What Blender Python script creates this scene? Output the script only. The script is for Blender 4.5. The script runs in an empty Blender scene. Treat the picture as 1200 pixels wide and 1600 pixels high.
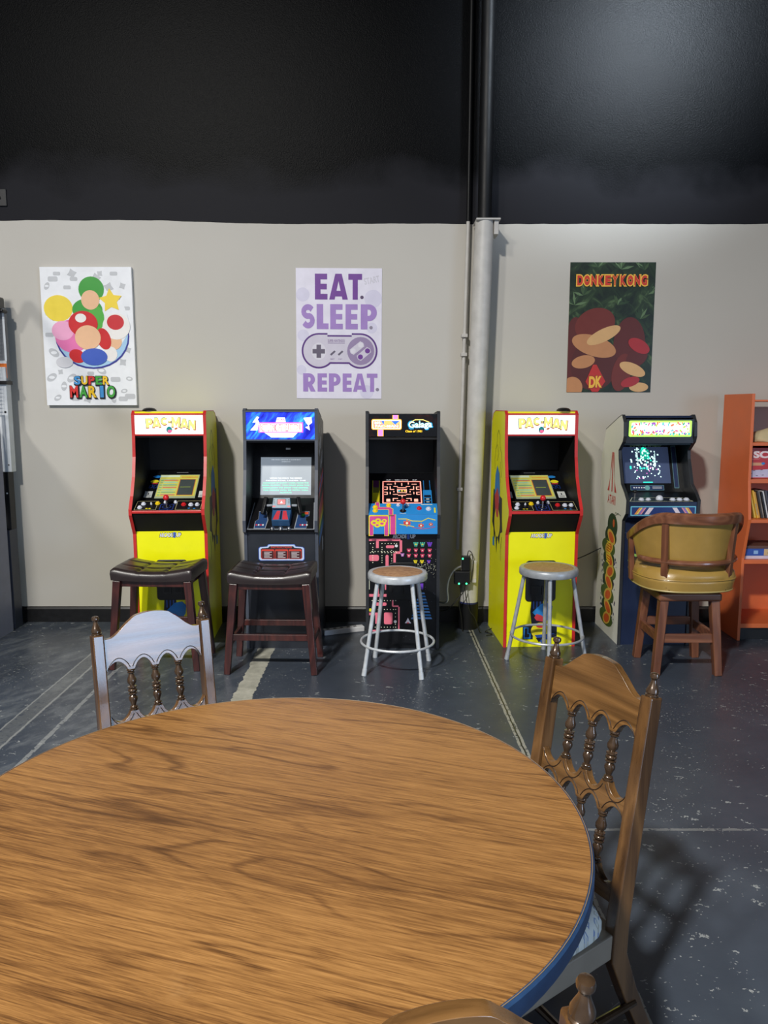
import bpy, bmesh, math, random
from mathutils import Vector, Matrix
R = math.radians
scene = bpy.context.scene
COL = scene.collection

# ------------------------------------------------------------------ camera, world, lights, exposure
cam_d = bpy.data.cameras.new('camera')
cam_d.sensor_fit = 'VERTICAL'; cam_d.sensor_height = 36.0
cam_d.lens = 36.0 * 1202 / 1600
cam_d.clip_start = 0.02
cam = bpy.data.objects.new('camera', cam_d); COL.objects.link(cam)
cam.location = (0, 0, 1.58)
cam.rotation_euler = (R(90 - 7.72), 0, 0)
scene.camera = cam
vs = scene.view_settings
vs.view_transform = 'Standard'; vs.look = 'None'; vs.gamma = 1.0; vs.use_curve_mapping = False
vs.exposure = 0.0

world = bpy.data.worlds.new('room_ambience'); scene.world = world; world.use_nodes = True
wb = world.node_tree.nodes['Background']
wb.inputs[0].default_value = (0.74, 0.83, 1.0, 1); wb.inputs[1].default_value = 0.42

def area(name, loc, target, power, size, col=(1, 1, 1), shape='DISK', size_y=None, spread=180):
    l = bpy.data.lights.new(name, 'AREA'); l.energy = power; l.shape = shape; l.size = size
    if size_y: l.size_y = size_y
    l.color = col; l.spread = R(spread)
    o = bpy.data.objects.new(name, l); COL.objects.link(o); o.location = loc
    d = Vector(target) - Vector(loc)
    o.rotation_euler = d.to_track_quat('-Z', 'Y').to_euler()
    return o
area('highbay_lamp_main', (-2.65, -3.1, 7.0), (-1.5, -0.5, 0), 600, 0.55, (1.0, 0.965, 0.90), spread=122)
area('highbay_lamp_left', (-4.7, -3.0, 7.0), (-4.0, -0.4, 0), 250, 0.55, (1.0, 0.965, 0.90), spread=130)
area('wall_spot_lamp', (2.65, 2.35, 5.3), (1.80, 5.58, 4.30), 42, 0.35, (0.78, 0.89, 1.0), spread=46)
area('side_window_daylight', (7.9, -5.4, 1.6), (0.0, -5.0, 1.3), 460, 4.6, (0.52, 0.71, 1.0), 'RECTANGLE', 2.8, spread=140)

# ------------------------------------------------------------------ node / material helpers
def lin(c):
    c = c / 255.0
    return c / 12.92 if c <= 0.04045 else ((c + 0.055) / 1.055) ** 2.4
def rgb(r, g, b): return (lin(r), lin(g), lin(b), 1.0)

class G:
    """small helper around one material's node tree"""
    def __init__(s, name):
        s.m = bpy.data.materials.new(name); s.m.use_nodes = True
        s.t = s.m.node_tree; s.b = s.t.nodes['Principled BSDF']; s.L = s.t.links
    def n(s, typ, **kw):
        nd = s.t.nodes.new('ShaderNode' + typ)
        for k, v in kw.items():
            if k.startswith('_'): setattr(nd, k[1:], v); continue
            key = int(k[1:]) if k[0] == 'i' and k[1:].isdigit() else k.replace('_', ' ')
            if isinstance(v, bpy.types.NodeSocket): s.L.new(v, nd.inputs[key])
            else: nd.inputs[key].default_value = v
        return nd
    def math(s, op, a, b=0.0, c=0.0, clamp=False):
        nd = s.n('Math', _operation=op, _use_clamp=clamp)
        for i, v in enumerate((a, b, c)):
            if isinstance(v, bpy.types.NodeSocket): s.L.new(v, nd.inputs[i])
            else: nd.inputs[i].default_value = v
        return nd.outputs[0]
    def ramp(s, fac, stops, interp='LINEAR'):
        nd = s.n('ValToRGB'); s.L.new(fac, nd.inputs[0]); cr = nd.color_ramp; cr.interpolation = interp
        while len(cr.elements) < len(stops): cr.elements.new(0.5)
        for e, (p, c) in zip(cr.elements, stops): e.position = p; e.color = c
        return nd.outputs[0]
    def mix(s, f, a, b, blend='MIX'):
        nd = s.n('Mix', _data_type='RGBA', _blend_type=blend)
        for k, v in ((0, f), (6, a), (7, b)):
            if isinstance(v, bpy.types.NodeSocket): s.L.new(v, nd.inputs[k])
            else: nd.inputs[k].default_value = v
        return nd.outputs[2]
    def set(s, **kw):
        for k, v in kw.items():
            k = k.replace('_', ' ')
            if isinstance(v, bpy.types.NodeSocket): s.L.new(v, s.b.inputs[k])
            else: s.b.inputs[k].default_value = v
    def coord(s, scale=(1, 1, 1), rot=(0, 0, 0), loc=(0, 0, 0)):
        tc = s.n('TexCoord'); mp = s.n('Mapping'); src = tc.outputs['Object']
        if any(rot):                                   # turn first, then stretch along the turned axes
            r_ = s.n('Mapping'); s.L.new(src, r_.inputs[0]); r_.inputs['Rotation'].default_value = rot; src = r_.outputs[0]
        s.L.new(src, mp.inputs[0])
        mp.inputs['Scale'].default_value = scale; mp.inputs['Location'].default_value = loc
        return mp.outputs[0]
    def noise(s, vec, scale=5, detail=3, rough=0.5, dist=0.0):
        nd = s.n('TexNoise', Vector=vec, Scale=scale, Detail=detail, Roughness=rough, Distortion=dist)
        return nd.outputs['Fac']
    def bump(s, h, strength=0.2, dist=0.002):
        nd = s.n('Bump', Strength=strength, Distance=dist, Height=h)
        s.L.new(nd.outputs[0], s.b.inputs['Normal'])

MC = {}
def mat(name, c, rough=0.5, metal=0.0, var=0.08, vs_=14.0, bump=0.0, bscale=120.0, coat=0.0, spec=0.5, emit=0.0, ecol=None):
    """plain surface with slight procedural wear"""
    if name in MC: return MC[name]
    g = G(name); co = g.coord()
    n = g.noise(co, vs_, 4)
    base = rgb(*c)
    dark = tuple(x * (1 - var) for x in base[:3]) + (1,); lite = tuple(min(1, x * (1 + var)) for x in base[:3]) + (1,)
    g.set(Base_Color=g.ramp(n, [(0.3, dark), (0.7, lite)]), Metallic=metal, Coat_Weight=coat, Coat_Roughness=0.12)
    g.b.inputs['Specular IOR Level'].default_value = spec
    rr = g.math('MULTIPLY_ADD', n, 0.16, rough - 0.08, clamp=True); g.set(Roughness=rr)
    if bump: g.bump(g.noise(co, bscale, 3), bump, 0.0015)
    if emit: g.set(Emission_Color=rgb(*(ecol or c)), Emission_Strength=emit)
    MC[name] = g.m
    return g.m

# ------------------------------------------------------------------ mesh builder
class MB:
    def __init__(s): s.bm = bmesh.new(); s.mats = []; s.cnt = 0
    def mi(s, m):
        if m not in s.mats: s.mats.append(m)
        return s.mats.index(m)
    def face(s, pts, m, smooth=False):
        try: f = s.bm.faces.new([s.bm.verts.new(p) for p in pts])
        except ValueError: return None
        f.material_index = s.mi(m); f.smooth = smooth; return f
    def box(s, x0, x1, y0, y1, z0, z1, m, M=None):
        P = [Vector(p) for p in ((x0,y0,z0),(x1,y0,z0),(x1,y1,z0),(x0,y1,z0),(x0,y0,z1),(x1,y0,z1),(x1,y1,z1),(x0,y1,z1))]
        if M is not None: P = [M @ p for p in P]
        V = [s.bm.verts.new(p) for p in P]; k = s.mi(m)
        for q in ((3,2,1,0),(4,5,6,7),(0,1,5,4),(1,2,6,5),(2,3,7,6),(3,0,4,7)):
            s.bm.faces.new([V[i] for i in q]).material_index = k
    def prism(s, pts, fr, t, m, side=None, back=None):
        """polygon (a,b) in frame fr extruded by t along the frame's normal (from 0 to t)"""
        A = [s.bm.verts.new(fr(a, b, 0)) for a, b in pts]; B = [s.bm.verts.new(fr(a, b, t)) for a, b in pts]
        k = s.mi(m); k2 = s.mi(side or m); n = len(pts)
        area2 = sum(pts[i][0]*pts[(i+1)%n][1] - pts[(i+1)%n][0]*pts[i][1] for i in range(n))
        if area2 < 0: A.reverse(); B.reverse()
        f = s.bm.faces.new(B); f.material_index = k
        f = s.bm.faces.new(A[::-1]); f.material_index = s.mi(back or m)
        for i in range(n):
            j = (i + 1) % n
            f = s.bm.faces.new((A[i], A[j], B[j], B[i])); f.material_index = k2
    def ring(s, c, ax, r, n, ph=0.0):
        ax = Vector(ax).normalized(); u = ax.orthogonal().normalized(); v = ax.cross(u)
        return [s.bm.verts.new(Vector(c) + u * r * math.cos(ph + 2*math.pi*i/n) + v * r * math.sin(ph + 2*math.pi*i/n)) for i in range(n)]
    def loft(s, rings, m, cap=True, smooth=True, closed=False):
        k = s.mi(m); n = len(rings[0])
        pairs = list(zip(rings, rings[1:])) + ([(rings[-1], rings[0])] if closed else [])
        for a, b in pairs:
            for i in range(n):
                j = (i + 1) % n
                f = s.bm.faces.new((a[i], a[j], b[j], b[i])); f.material_index = k; f.smooth = smooth
        if cap and not closed:
            for q in (rings[0][::-1], rings[-1]):
                f = s.bm.faces.new(q); f.material_index = k
    def cyl(s, p0, p1, r0, m, r1=None, n=16):
        p0, p1 = Vector(p0), Vector(p1); ax = p1 - p0
        s.loft([s.ring(p0, ax, r0, n), s.ring(p1, ax, r0 if r1 is None else r1, n)], m)
    def bar(s, p0, p1, w, d, m, up=(0, 0, 1), w1=None, d1=None):
        """rectangular bar from p0 to p1; w along side axis, d along the other"""
        p0, p1 = Vector(p0), Vector(p1); ax = (p1 - p0).normalized(); upv = Vector(up)
        sd = ax.cross(upv)
        if sd.length < 1e-4: sd = Vector((1, 0, 0))
        sd.normalize(); ot = sd.cross(ax).normalized()
        w1 = w if w1 is None else w1; d1 = d if d1 is None else d1
        rs = []
        for p, ww, dd in ((p0, w, d), (p1, w1, d1)):
            rs.append([s.bm.verts.new(p + sd*a*ww/2 + ot*b*dd/2) for a, b in ((-1,-1),(1,-1),(1,1),(-1,1))])
        s.loft(rs, m, smooth=False)
    def lathe(s, prof, p0, ax, m, n=20):
        """prof: (distance along axis, radius)"""
        ax = Vector(ax).normalized(); p0 = Vector(p0)
        s.loft([s.ring(p0 + ax*t, ax, max(r, 1e-4), n) for t, r in prof], m)
    def tube(s, path, r, m, n=8, closed=False):
        P = [Vector(p) for p in path]; rings = []; N = len(P); u = None
        for i, p in enumerate(P):
            a = P[(i - 1) % N] if (closed or i > 0) else p; b = P[(i + 1) % N] if (closed or i < N - 1) else p
            t = (b - a).normalized()
            if u is None: u = t.orthogonal().normalized()
            u = (u - t * u.dot(t)).normalized(); v = t.cross(u)
            rr = r[i] if isinstance(r, (list, tuple)) else r
            rings.append([s.bm.verts.new(p + (u*math.cos(2*math.pi*k/n) + v*math.sin(2*math.pi*k/n)) * rr) for k in range(n)])
        s.loft(rings, m, closed=closed)
    def sphere(s, c, r, m, sc=(1, 1, 1), n=16, k=10):
        c = Vector(c); rings = []
        for j in range(1, k):
            th = math.pi * j / k
            rings.append([s.bm.verts.new(c + Vector((r*sc[0]*math.sin(th)*math.cos(2*math.pi*i/n), r*sc[1]*math.sin(th)*math.sin(2*math.pi*i/n), -r*sc[2]*math.cos(th)))) for i in range(n)])
        s.loft(rings, m)
    # flat graphics that belong to a part's surface
    def flat(s, pts, fr, m, lay=1, lift=0.0006):
        s_ = sum(pts[i][0]*pts[(i+1)%len(pts)][1] - pts[(i+1)%len(pts)][0]*pts[i][1] for i in range(len(pts)))
        if s_ < 0: pts = pts[::-1]
        s.cnt += 1; e = (s.cnt % 70)*5e-6
        s.face([fr(a, b, lay*lift + e) for a, b in pts], m)
    def rect(s, a0, b0, a1, b1, fr, m, lay=1): s.flat([(a0,b0),(a1,b0),(a1,b1),(a0,b1)], fr, m, lay)
    def ell(s, ca, cb, ra, rb, fr, m, lay=1, n=28, rot=0.0, a0=0.0, a1=360.0):
        P = []
        full = (a1 - a0) >= 360
        for i in range(n if full else n + 1):
            t = R(a0 + (a1 - a0) * i / n); x, y = ra*math.cos(t), rb*math.sin(t)
            P.append((ca + x*math.cos(rot) - y*math.sin(rot), cb + x*math.sin(rot) + y*math.cos(rot)))
        s.flat(P, fr, m, lay)
    def rrect(s, a0, b0, a1, b1, r, fr, m, lay=1):
        s.flat(rr_pts(a0, b0, a1, b1, r), fr, m, lay)
    def line(s, pts, w, fr, m, lay=1, closed=False):
        N = len(pts); q = list(zip(pts, pts[1:])) + ([(pts[-1], pts[0])] if closed else [])
        for (ax, ay), (bx, by) in q:
            dx, dy = bx - ax, by - ay; l = math.hypot(dx, dy) or 1e-6
            ex, ey = dx/l*w*0.35, dy/l*w*0.35; nx, ny = -dy/l*w/2, dx/l*w/2
            s.flat([(ax-ex-nx, ay-ey-ny), (bx+ex-nx, by+ey-ny), (bx+ex+nx, by+ey+ny), (ax-ex+nx, ay-ey+ny)], fr, m, lay)
    def text(s, txt, ca, cb, w, h, fr, m, lay=1, off=0.0, rot=0.0, grow=0.0):
        V, F, (x0, y0, x1, y1) = text_geo(txt, off)
        sx, sy = (w + grow) / (x1 - x0), (h + grow) / (y1 - y0)
        cx, cy = (x0 + x1)/2, (y0 + y1)/2; k = s.mi(m); c_, s_ = math.cos(rot), math.sin(rot); vv = []
        s.cnt += 1; e = (s.cnt % 70)*5e-6
        for x, y in V:
            a, b = (x - cx)*sx, (y - cy)*sy
            vv.append(s.bm.verts.new(fr(ca + a*c_ - b*s_, cb + a*s_ + b*c_, lay*0.0006 + e)))
        for f in F:
            try: s.bm.faces.new([vv[i] for i in f]).material_index = k
            except ValueError: pass
    def shape(s, loops, ca, cb, w, h, fr, m, lay=1):
        """a block letter given by unit polygons"""
        for lp in loops: s.flat([(ca + x*w, cb + y*h) for x, y in lp], fr, m, lay)
    def build(s, name, parent=None, bevel=0.0, seg=2, sharp=35, subsurf=0, M=None):
        me = bpy.data.meshes.new(name)
        if M is not None: bmesh.ops.transform(s.bm, matrix=M, verts=s.bm.verts)
        s.bm.to_mesh(me); s.bm.free()
        for m in s.mats: me.materials.append(m)
        if any(p.use_smooth for p in me.polygons): me.set_sharp_from_angle(angle=R(sharp))
        o = bpy.data.objects.new(name, me); COL.objects.link(o)
        if parent is not None: o.parent = parent
        if bevel:
            b = o.modifiers.new('bevel', 'BEVEL'); b.width = bevel; b.segments = seg; b.limit_method = 'ANGLE'; b.angle_limit = R(40)
        if subsurf:
            u = o.modifiers.new('sub', 'SUBSURF'); u.levels = subsurf; u.render_levels = subsurf
        return o

def rr_pts(a0, b0, a1, b1, r, n=5):
    P = []
    for cx, cy, s0 in ((a1-r, b0+r, -90), (a1-r, b1-r, 0), (a0+r, b1-r, 90), (a0+r, b0+r, 180)):
        for i in range(n + 1):
            t = R(s0 + 90*i/n); P.append((cx + r*math.cos(t), cy + r*math.sin(t)))
    return P
_T = {}
def text_geo(txt, off):
    if (txt, off) in _T: return _T[(txt, off)]
    c = bpy.data.curves.new('t', 'FONT'); c.body = txt; c.offset = off; c.resolution_u = 4
    c.fill_mode = 'BOTH'
    o = bpy.data.objects.new('t', c); COL.objects.link(o)
    bpy.context.view_layer.update()
    dg = bpy.context.evaluated_depsgraph_get(); me = o.evaluated_get(dg).to_mesh()
    V = [(v.co.x, v.co.y) for v in me.vertices]
    F = []
    for p in me.polygons:
        q = list(p.vertices)
        a2 = sum(V[q[i]][0]*V[q[(i+1)%len(q)]][1] - V[q[(i+1)%len(q)]][0]*V[q[i]][1] for i in range(len(q)))
        F.append(q if a2 > 0 else q[::-1])
    o.evaluated_get(dg).to_mesh_clear(); bpy.data.objects.remove(o); bpy.data.curves.remove(c)
    xs = [v[0] for v in V]; ys = [v[1] for v in V]
    _T[(txt, off)] = (V, F, (min(xs), min(ys), max(xs), max(ys)))
    return _T[(txt, off)]
def frame(o, u, v):
    o, u, v = Vector(o), Vector(u).normalized(), Vector(v).normalized(); n = u.cross(v)
    return lambda a, b, c=0.0: o + u*a + v*b + n*c
def smooth_path(P, k=6):
    P = [Vector(p) for p in P]; out = []
    for i in range(len(P) - 1):
        p0 = P[max(i-1, 0)]; p1 = P[i]; p2 = P[i+1]; p3 = P[min(i+2, len(P)-1)]
        for j in range(k):
            t = j / k
            out.append(0.5*((2*p1) + (p2-p0)*t + (2*p0-5*p1+4*p2-p3)*t*t + (3*p1-p0-3*p2+p3)*t**3))
    out.append(P[-1]); return out

# ------------------------------------------------------------------ tagging helpers
def tag(o, label, cat, group=None):
    o['label'] = label; o['category'] = cat
    if group: o['group'] = group
    return o
def thing(name, label, cat, loc=(0, 0, 0), rz=0.0, group=None):
    o = bpy.data.objects.new(name, None); COL.objects.link(o); o.empty_display_size = 0.1
    o.location = loc; o.rotation_euler = (0, 0, rz)
    return tag(o, label, cat, group)
def struct(o): o['kind'] = 'structure'; return o
def dup(root, loc, rz, label):
    r = root.copy(); COL.objects.link(r); r.location = loc; r.rotation_euler = (0, 0, rz); r['label'] = label
    for ch in list(root.children):
        c = ch.copy(); COL.objects.link(c); c.parent = r
        for gch in list(ch.children):
            d = gch.copy(); COL.objects.link(d); d.parent = c
    return r

# ------------------------------------------------------------------ structural materials
WALL_Y = 5.58
def mat_wall():
    g = G('painted_wall'); tc = g.n('TexCoord'); sp = g.n('SeparateXYZ'); g.L.new(tc.outputs['Object'], sp.inputs[0])
    co = tc.outputs['Object']
    wob = g.noise(co, 1.1, 2); fine = g.noise(co, 9, 2)
    lx = g.math('MULTIPLY', g.math('SUBTRACT', -0.6, sp.outputs[0], clamp=True), 0.022)
    line = g.math('ADD', g.math('ADD', 2.848, lx), g.math('ADD', g.math('MULTIPLY', g.math('SUBTRACT', wob, 0.5), 0.03), g.math('MULTIPLY', g.math('SUBTRACT', fine, 0.5), 0.006)))
    up = g.math('GREATER_THAN', sp.outputs[2], line)
    big = g.noise(co, 0.8, 3)
    grey = g.ramp(big, [(0.3, rgb(186, 182, 174)), (0.7, rgb(193, 189, 181))])
    band = g.math('ADD', 3.08, g.math('MULTIPLY', g.math('SUBTRACT', g.noise(co, 2.2, 4), 0.5), 0.5))
    rolled = g.math('MULTIPLY', g.math('SUBTRACT', sp.outputs[2], band), 5.0, clamp=True)
    black = g.mix(rolled, rgb(38, 38, 42), rgb(10, 11, 13))
    chips = g.math('GREATER_THAN', g.noise(co, 26, 2), 0.80)
    black = g.mix(chips, black, rgb(150, 150, 150))
    g.set(Base_Color=g.mix(up, grey, black))
    ru = g.math('ADD', 0.46, g.math('MULTIPLY', rolled, -0.13))
    g.set(Roughness=g.math('ADD', g.math('MULTIPLY', up, g.math('SUBTRACT', ru, 0.55)), 0.55))
    bst = g.math('MULTIPLY_ADD', g.math('MULTIPLY', up, rolled), 1.0, 0.25)
    h = g.math('MULTIPLY', g.noise(co, 130, 3, 0.6), bst)
    g.bump(h, 0.40, 0.003)
    g.set(Specular_IOR_Level=g.math('MULTIPLY_ADD', up, -0.41, 0.45))
    return g.m
def mat_floor():
    g = G('worn_painted_concrete'); tc = g.n('TexCoord'); sp = g.n('SeparateXYZ'); co = tc.outputs['Object']
    g.L.new(co, sp.inputs[0]); X, Y = sp.outputs[0], sp.outputs[1]
    big = g.noise(co, 1.3, 5, 0.6); mid = g.noise(co, 7, 5, 0.65)
    base = g.ramp(big, [(0.3, rgb(53, 60, 71)), (0.55, rgb(65, 73, 85)), (0.75, rgb(77, 86, 97))])
    base = g.mix(g.math('MULTIPLY', mid, 0.35), base, rgb(47, 53, 63))
    # patchy pale sweep on the left: lamp light painted into the floor colour
    lamplit_sweep = g.math('MULTIPLY', g.ramp(g.noise(g.coord((1.2, 0.5, 1), (0, 0, 0.5)), 6, 6, 0.75), [(0.48, (0, 0, 0, 1)), (0.75, (1, 1, 1, 1))]),
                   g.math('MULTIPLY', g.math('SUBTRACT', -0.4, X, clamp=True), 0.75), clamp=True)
    base = g.mix(lamplit_sweep, base, rgb(125, 131, 136))
    # chipped flecks, two sizes, clustered
    nv = g.n('TexNoise', Vector=co, Scale=28.0, Detail=4.0, Roughness=0.7)
    def warp(c, k):
        sub = g.n('VectorMath', _operation='SUBTRACT'); g.L.new(nv.outputs['Color'], sub.inputs[0]); sub.inputs[1].default_value = (.5, .5, .5)
        sc = g.n('VectorMath', _operation='SCALE', Scale=k); g.L.new(sub.outputs[0], sc.inputs[0])
        ad = g.n('VectorMath', _operation='ADD'); g.L.new(c, ad.inputs[0]); g.L.new(sc.outputs[0], ad.inputs[1]); return ad.outputs[0]
    v1 = g.n('TexVoronoi', Vector=warp(g.coord((1, 1.6, 1)), .035), Scale=44.0, Randomness=1.0)
    clus = g.noise(co, 1.9, 3)
    fl = g.math('MULTIPLY', g.math('LESS_THAN', v1.outputs['Distance'], g.math('MULTIPLY_ADD', clus, 0.75, -0.29)), g.math('GREATER_THAN', g.noise(co, 22, 2), 0.47))
    v2 = g.n('TexVoronoi', Vector=warp(g.coord((1.0, 2.2, 1), (0, 0, 0.25)), .16), Scale=10.0, Randomness=1.0)
    n2 = g.noise(co, 60, 4, 0.7)
    fl2 = g.math('MULTIPLY', g.math('LESS_THAN', g.math('ADD', v2.outputs['Distance'], g.math('MULTIPLY', n2, 0.22)), 0.24), g.math('GREATER_THAN', g.noise(co, 2.6, 2), 0.46))
    sc = g.math('MULTIPLY', g.math('GREATER_THAN', g.noise(g.coord((60, 2.2, 1), (0, 0, 0.9)), 1.0, 2), 0.735), g.math('GREATER_THAN', g.noise(co, 5, 2), 0.55))
    flecks = g.math('MAXIMUM', g.math('MAXIMUM', fl, fl2), g.math('MULTIPLY', sc, 0.6))
    base = g.mix(g.math('MULTIPLY', flecks, 0.7), base, rgb(166, 170, 170))
    # floor joints and the bare strip
    edge = g.math('MULTIPLY', g.math('SUBTRACT', g.noise(co, 14, 4, 0.7), 0.5), 0.05)
    def joint(c, axis, w, slope=0.0, other=None):
        x = g.math('ADD', axis, edge if w > 0.03 else g.math('MULTIPLY', edge, 0.3))
        if slope: x = g.math('SUBTRACT', x, g.math('MULTIPLY', other, slope))
        return g.math('LESS_THAN', g.math('ABSOLUTE', g.math('SUBTRACT', x, c)), w)
    j1 = joint(0.709, X, 0.017, -0.0164, Y); j1d = joint(0.709, X, 0.004, -0.0164, Y)
    chipn = g.math('GREATER_THAN', g.noise(co, 30, 4, 0.7), 0.42)
    base = g.mix(g.math('MULTIPLY', j1, chipn), base, rgb(150, 150, 143)); base = g.mix(j1d, base, rgb(45, 46, 45))
    strip = g.math('MULTIPLY', joint(-0.778, X, 0.054), g.math('MULTIPLY', g.math('GREATER_THAN', Y, 3.2), g.math('LESS_THAN', Y, 4.95)))
    stc = g.ramp(g.noise(co, 11, 5, 0.7), [(0.3, rgb(150, 150, 138)), (0.7, rgb(196, 194, 180))])
    base = g.mix(strip, base, stc)
    j2 = joint(-1.845, X, 0.055); j2a = joint(-1.80, X, 0.006); j2b = joint(-1.90, X, 0.005); j2c = joint(-1.63, X, 0.012)
    base = g.mix(g.math('MULTIPLY', j2, g.math('MULTIPLY', chipn, 0.22)), base, rgb(140, 142, 138))
    base = g.mix(g.math('MULTIPLY', g.math('MAXIMUM', g.math('MAXIMUM', j2a, j2b), g.math('MULTIPLY', j2c, chipn)), 0.36), base, rgb(185, 188, 186))
    j3 = g.math('MULTIPLY', joint(2.72, Y, 0.008), g.math('MULTIPLY', g.math('GREATER_THAN', X, 0.7), chipn))
    base = g.mix(g.math('MULTIPLY', j3, 0.4), base, rgb(160, 162, 160))
    g.set(Base_Color=base, Roughness=g.math('ADD', g.math('MULTIPLY_ADD', mid, 0.25, 0.20), g.math('MULTIPLY', flecks, 0.2)))
    g.bump(g.math('ADD', g.noise(co, 40, 4, 0.6), g.math('MULTIPLY', flecks, -0.8)), 0.12, 0.003)
    return g.m
def wood(name, a, b, c, rot=0.0, scale=1.0, rough=0.35, coat=0.25, axis='x', fine=0.35, contour=16):
    """contour-line grain running along one local axis"""
    g = G(name); L_, S_ = 0.75*scale, 5.2*scale
    sc = {'x': (L_, S_, S_), 'y': (S_, L_, S_), 'z': (S_, S_, L_)}[axis]
    co = g.coord(sc, (0, 0, rot))
    base = g.noise(co, 1.0, 2, 0.45, 0.25)
    rings = g.math('FRACT', g.math('MULTIPLY', base, contour))
    tri = g.math('ABSOLUTE', g.math('MULTIPLY_ADD', rings, 2.0, -1.0))
    hi = {'x': (2.5*scale, 95*scale, 95*scale), 'y': (95*scale, 2.5*scale, 95*scale), 'z': (95*scale, 95*scale, 2.5*scale)}[axis]
    pores = g.noise(g.coord(hi, (0, 0, rot)), 1.0, 4, 0.65)
    tone = g.noise(g.coord(tuple(v*0.5 for v in sc), (0, 0, rot)), 1.3, 3)
    f = g.math('ADD', g.math('ADD', g.math('MULTIPLY', g.math('POWER', tri, 1.6), 0.42), g.math('MULTIPLY', tone, 0.35)), g.math('MULTIPLY', g.math('SUBTRACT', pores, 0.5), fine*2))
    g.set(Base_Color=g.ramp(f, [(0.05, rgb(*a)), (0.38, rgb(*b)), (0.75, rgb(*c))]))
    g.set(Roughness=g.math('MULTIPLY_ADD', pores, 0.2, rough - 0.1), Coat_Weight=coat, Coat_Roughness=0.15)
    g.bump(pores, 0.06, 0.001)
    return g.m

def table_wood():
    g = G('table_laminate'); rot = (0, 0, R(18))
    base = g.noise(g.coord((0.95, 6.5, 1), rot), 1.0, 2, 0.45, 0.35)
    tri = g.math('ABSOLUTE', g.math('MULTIPLY_ADD', g.math('FRACT', g.math('MULTIPLY', base, 9.0)), 2.0, -1.0))
    mask = g.noise(g.coord((1.2, 5, 1), rot, (3, 1, 0)), 1.3, 2)
    line = g.math('MULTIPLY', g.math('SUBTRACT', 1.0, g.math('MULTIPLY', tri, 3.2), clamp=True), g.math('MULTIPLY', g.math('SUBTRACT', mask, 0.36, clamp=True), 4.0, clamp=True))
    line = g.math('MINIMUM', line, 1.0)
    s1 = g.noise(g.coord((5, 150, 1), rot), 1.0, 4, 0.7); s2 = g.noise(g.coord((14, 420, 1), rot), 1.0, 3, 0.7)
    tone = g.noise(g.coord((0.6, 3.2, 1), rot), 1.0, 2)
    f = g.math('ADD', g.math('ADD', g.math('MULTIPLY', s1, 0.42), g.math('MULTIPLY', s2, 0.58)), g.math('MULTIPLY', g.math('SUBTRACT', tone, 0.5), 0.32))
    f = g.math('SUBTRACT', f, g.math('MULTIPLY', line, 0.15))
    c = g.ramp(f, [(0.28, rgb(72, 46, 22)), (0.42, rgb(106, 72, 38)), (0.52, rgb(134, 95, 52)), (0.70, rgb(164, 121, 70))])
    wear = g.math('MULTIPLY', g.math('SUBTRACT', g.noise(g.coord((1, 1, 1)), 5.5, 5, 0.7), 0.66, clamp=True), 3.0, clamp=True)
    g.set(Base_Color=g.mix(g.math('MULTIPLY', wear, 0.35), c, rgb(196, 160, 112)))
    g.set(Roughness=g.math('MULTIPLY_ADD', s1, 0.15, 0.33))
    g.bump(s2, 0.05, 0.0006)
    return g.m

# ------------------------------------------------------------------ the room
m = mat_wall(); mb = MB(); mb.box(-8, 8, WALL_Y, WALL_Y + 0.2, -0.1, 9.1, m); struct(mb.build('wall_back'))
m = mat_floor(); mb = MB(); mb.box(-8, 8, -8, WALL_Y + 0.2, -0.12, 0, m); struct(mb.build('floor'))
m = mat('ceiling_black', (22, 22, 23), 0.8); mb = MB(); mb.box(-8, 8, -8, WALL_Y + 0.2, 9.0, 9.2, m); struct(mb.build('ceiling'))
m = mat('sidewall_grey', (120, 119, 116), 0.7)
mb = MB(); mb.box(-8.2, -8, -8, WALL_Y + 0.2, -0.1, 9.1, m); struct(mb.build('wall_left'))
mb = MB(); mb.box(8, 8.2, -8, WALL_Y + 0.2, -0.1, 9.1, m); struct(mb.build('wall_right'))
m_base = mat('baseboard_black', (23, 23, 25), 0.4, var=0.25, vs_=30)
mb = MB()
mb.prism([(0, 0), (-0.016, 0), (-0.016, 0.098), (-0.008, 0.112), (0, 0.116)], frame((-8, WALL_Y, 0), (0, 1, 0), (0, 0, 1)), 16, m_base)
struct(mb.build('baseboard_back'))

# shared plain materials
BLACK = mat('black_plastic', (16, 16, 18), 0.4, vs_=20)
BLACKM = mat('black_laminate', (13, 13, 15), 0.5)
WHITE = mat('white_plastic', (225, 226, 228), 0.35)
STEEL = mat('bright_steel', (190, 192, 196), 0.28, metal=1.0)
FG = lambda y=0.0: frame((0, y, 0), (1, 0, 0), (0, 0, 1))       # graphics frame facing the viewer

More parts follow.
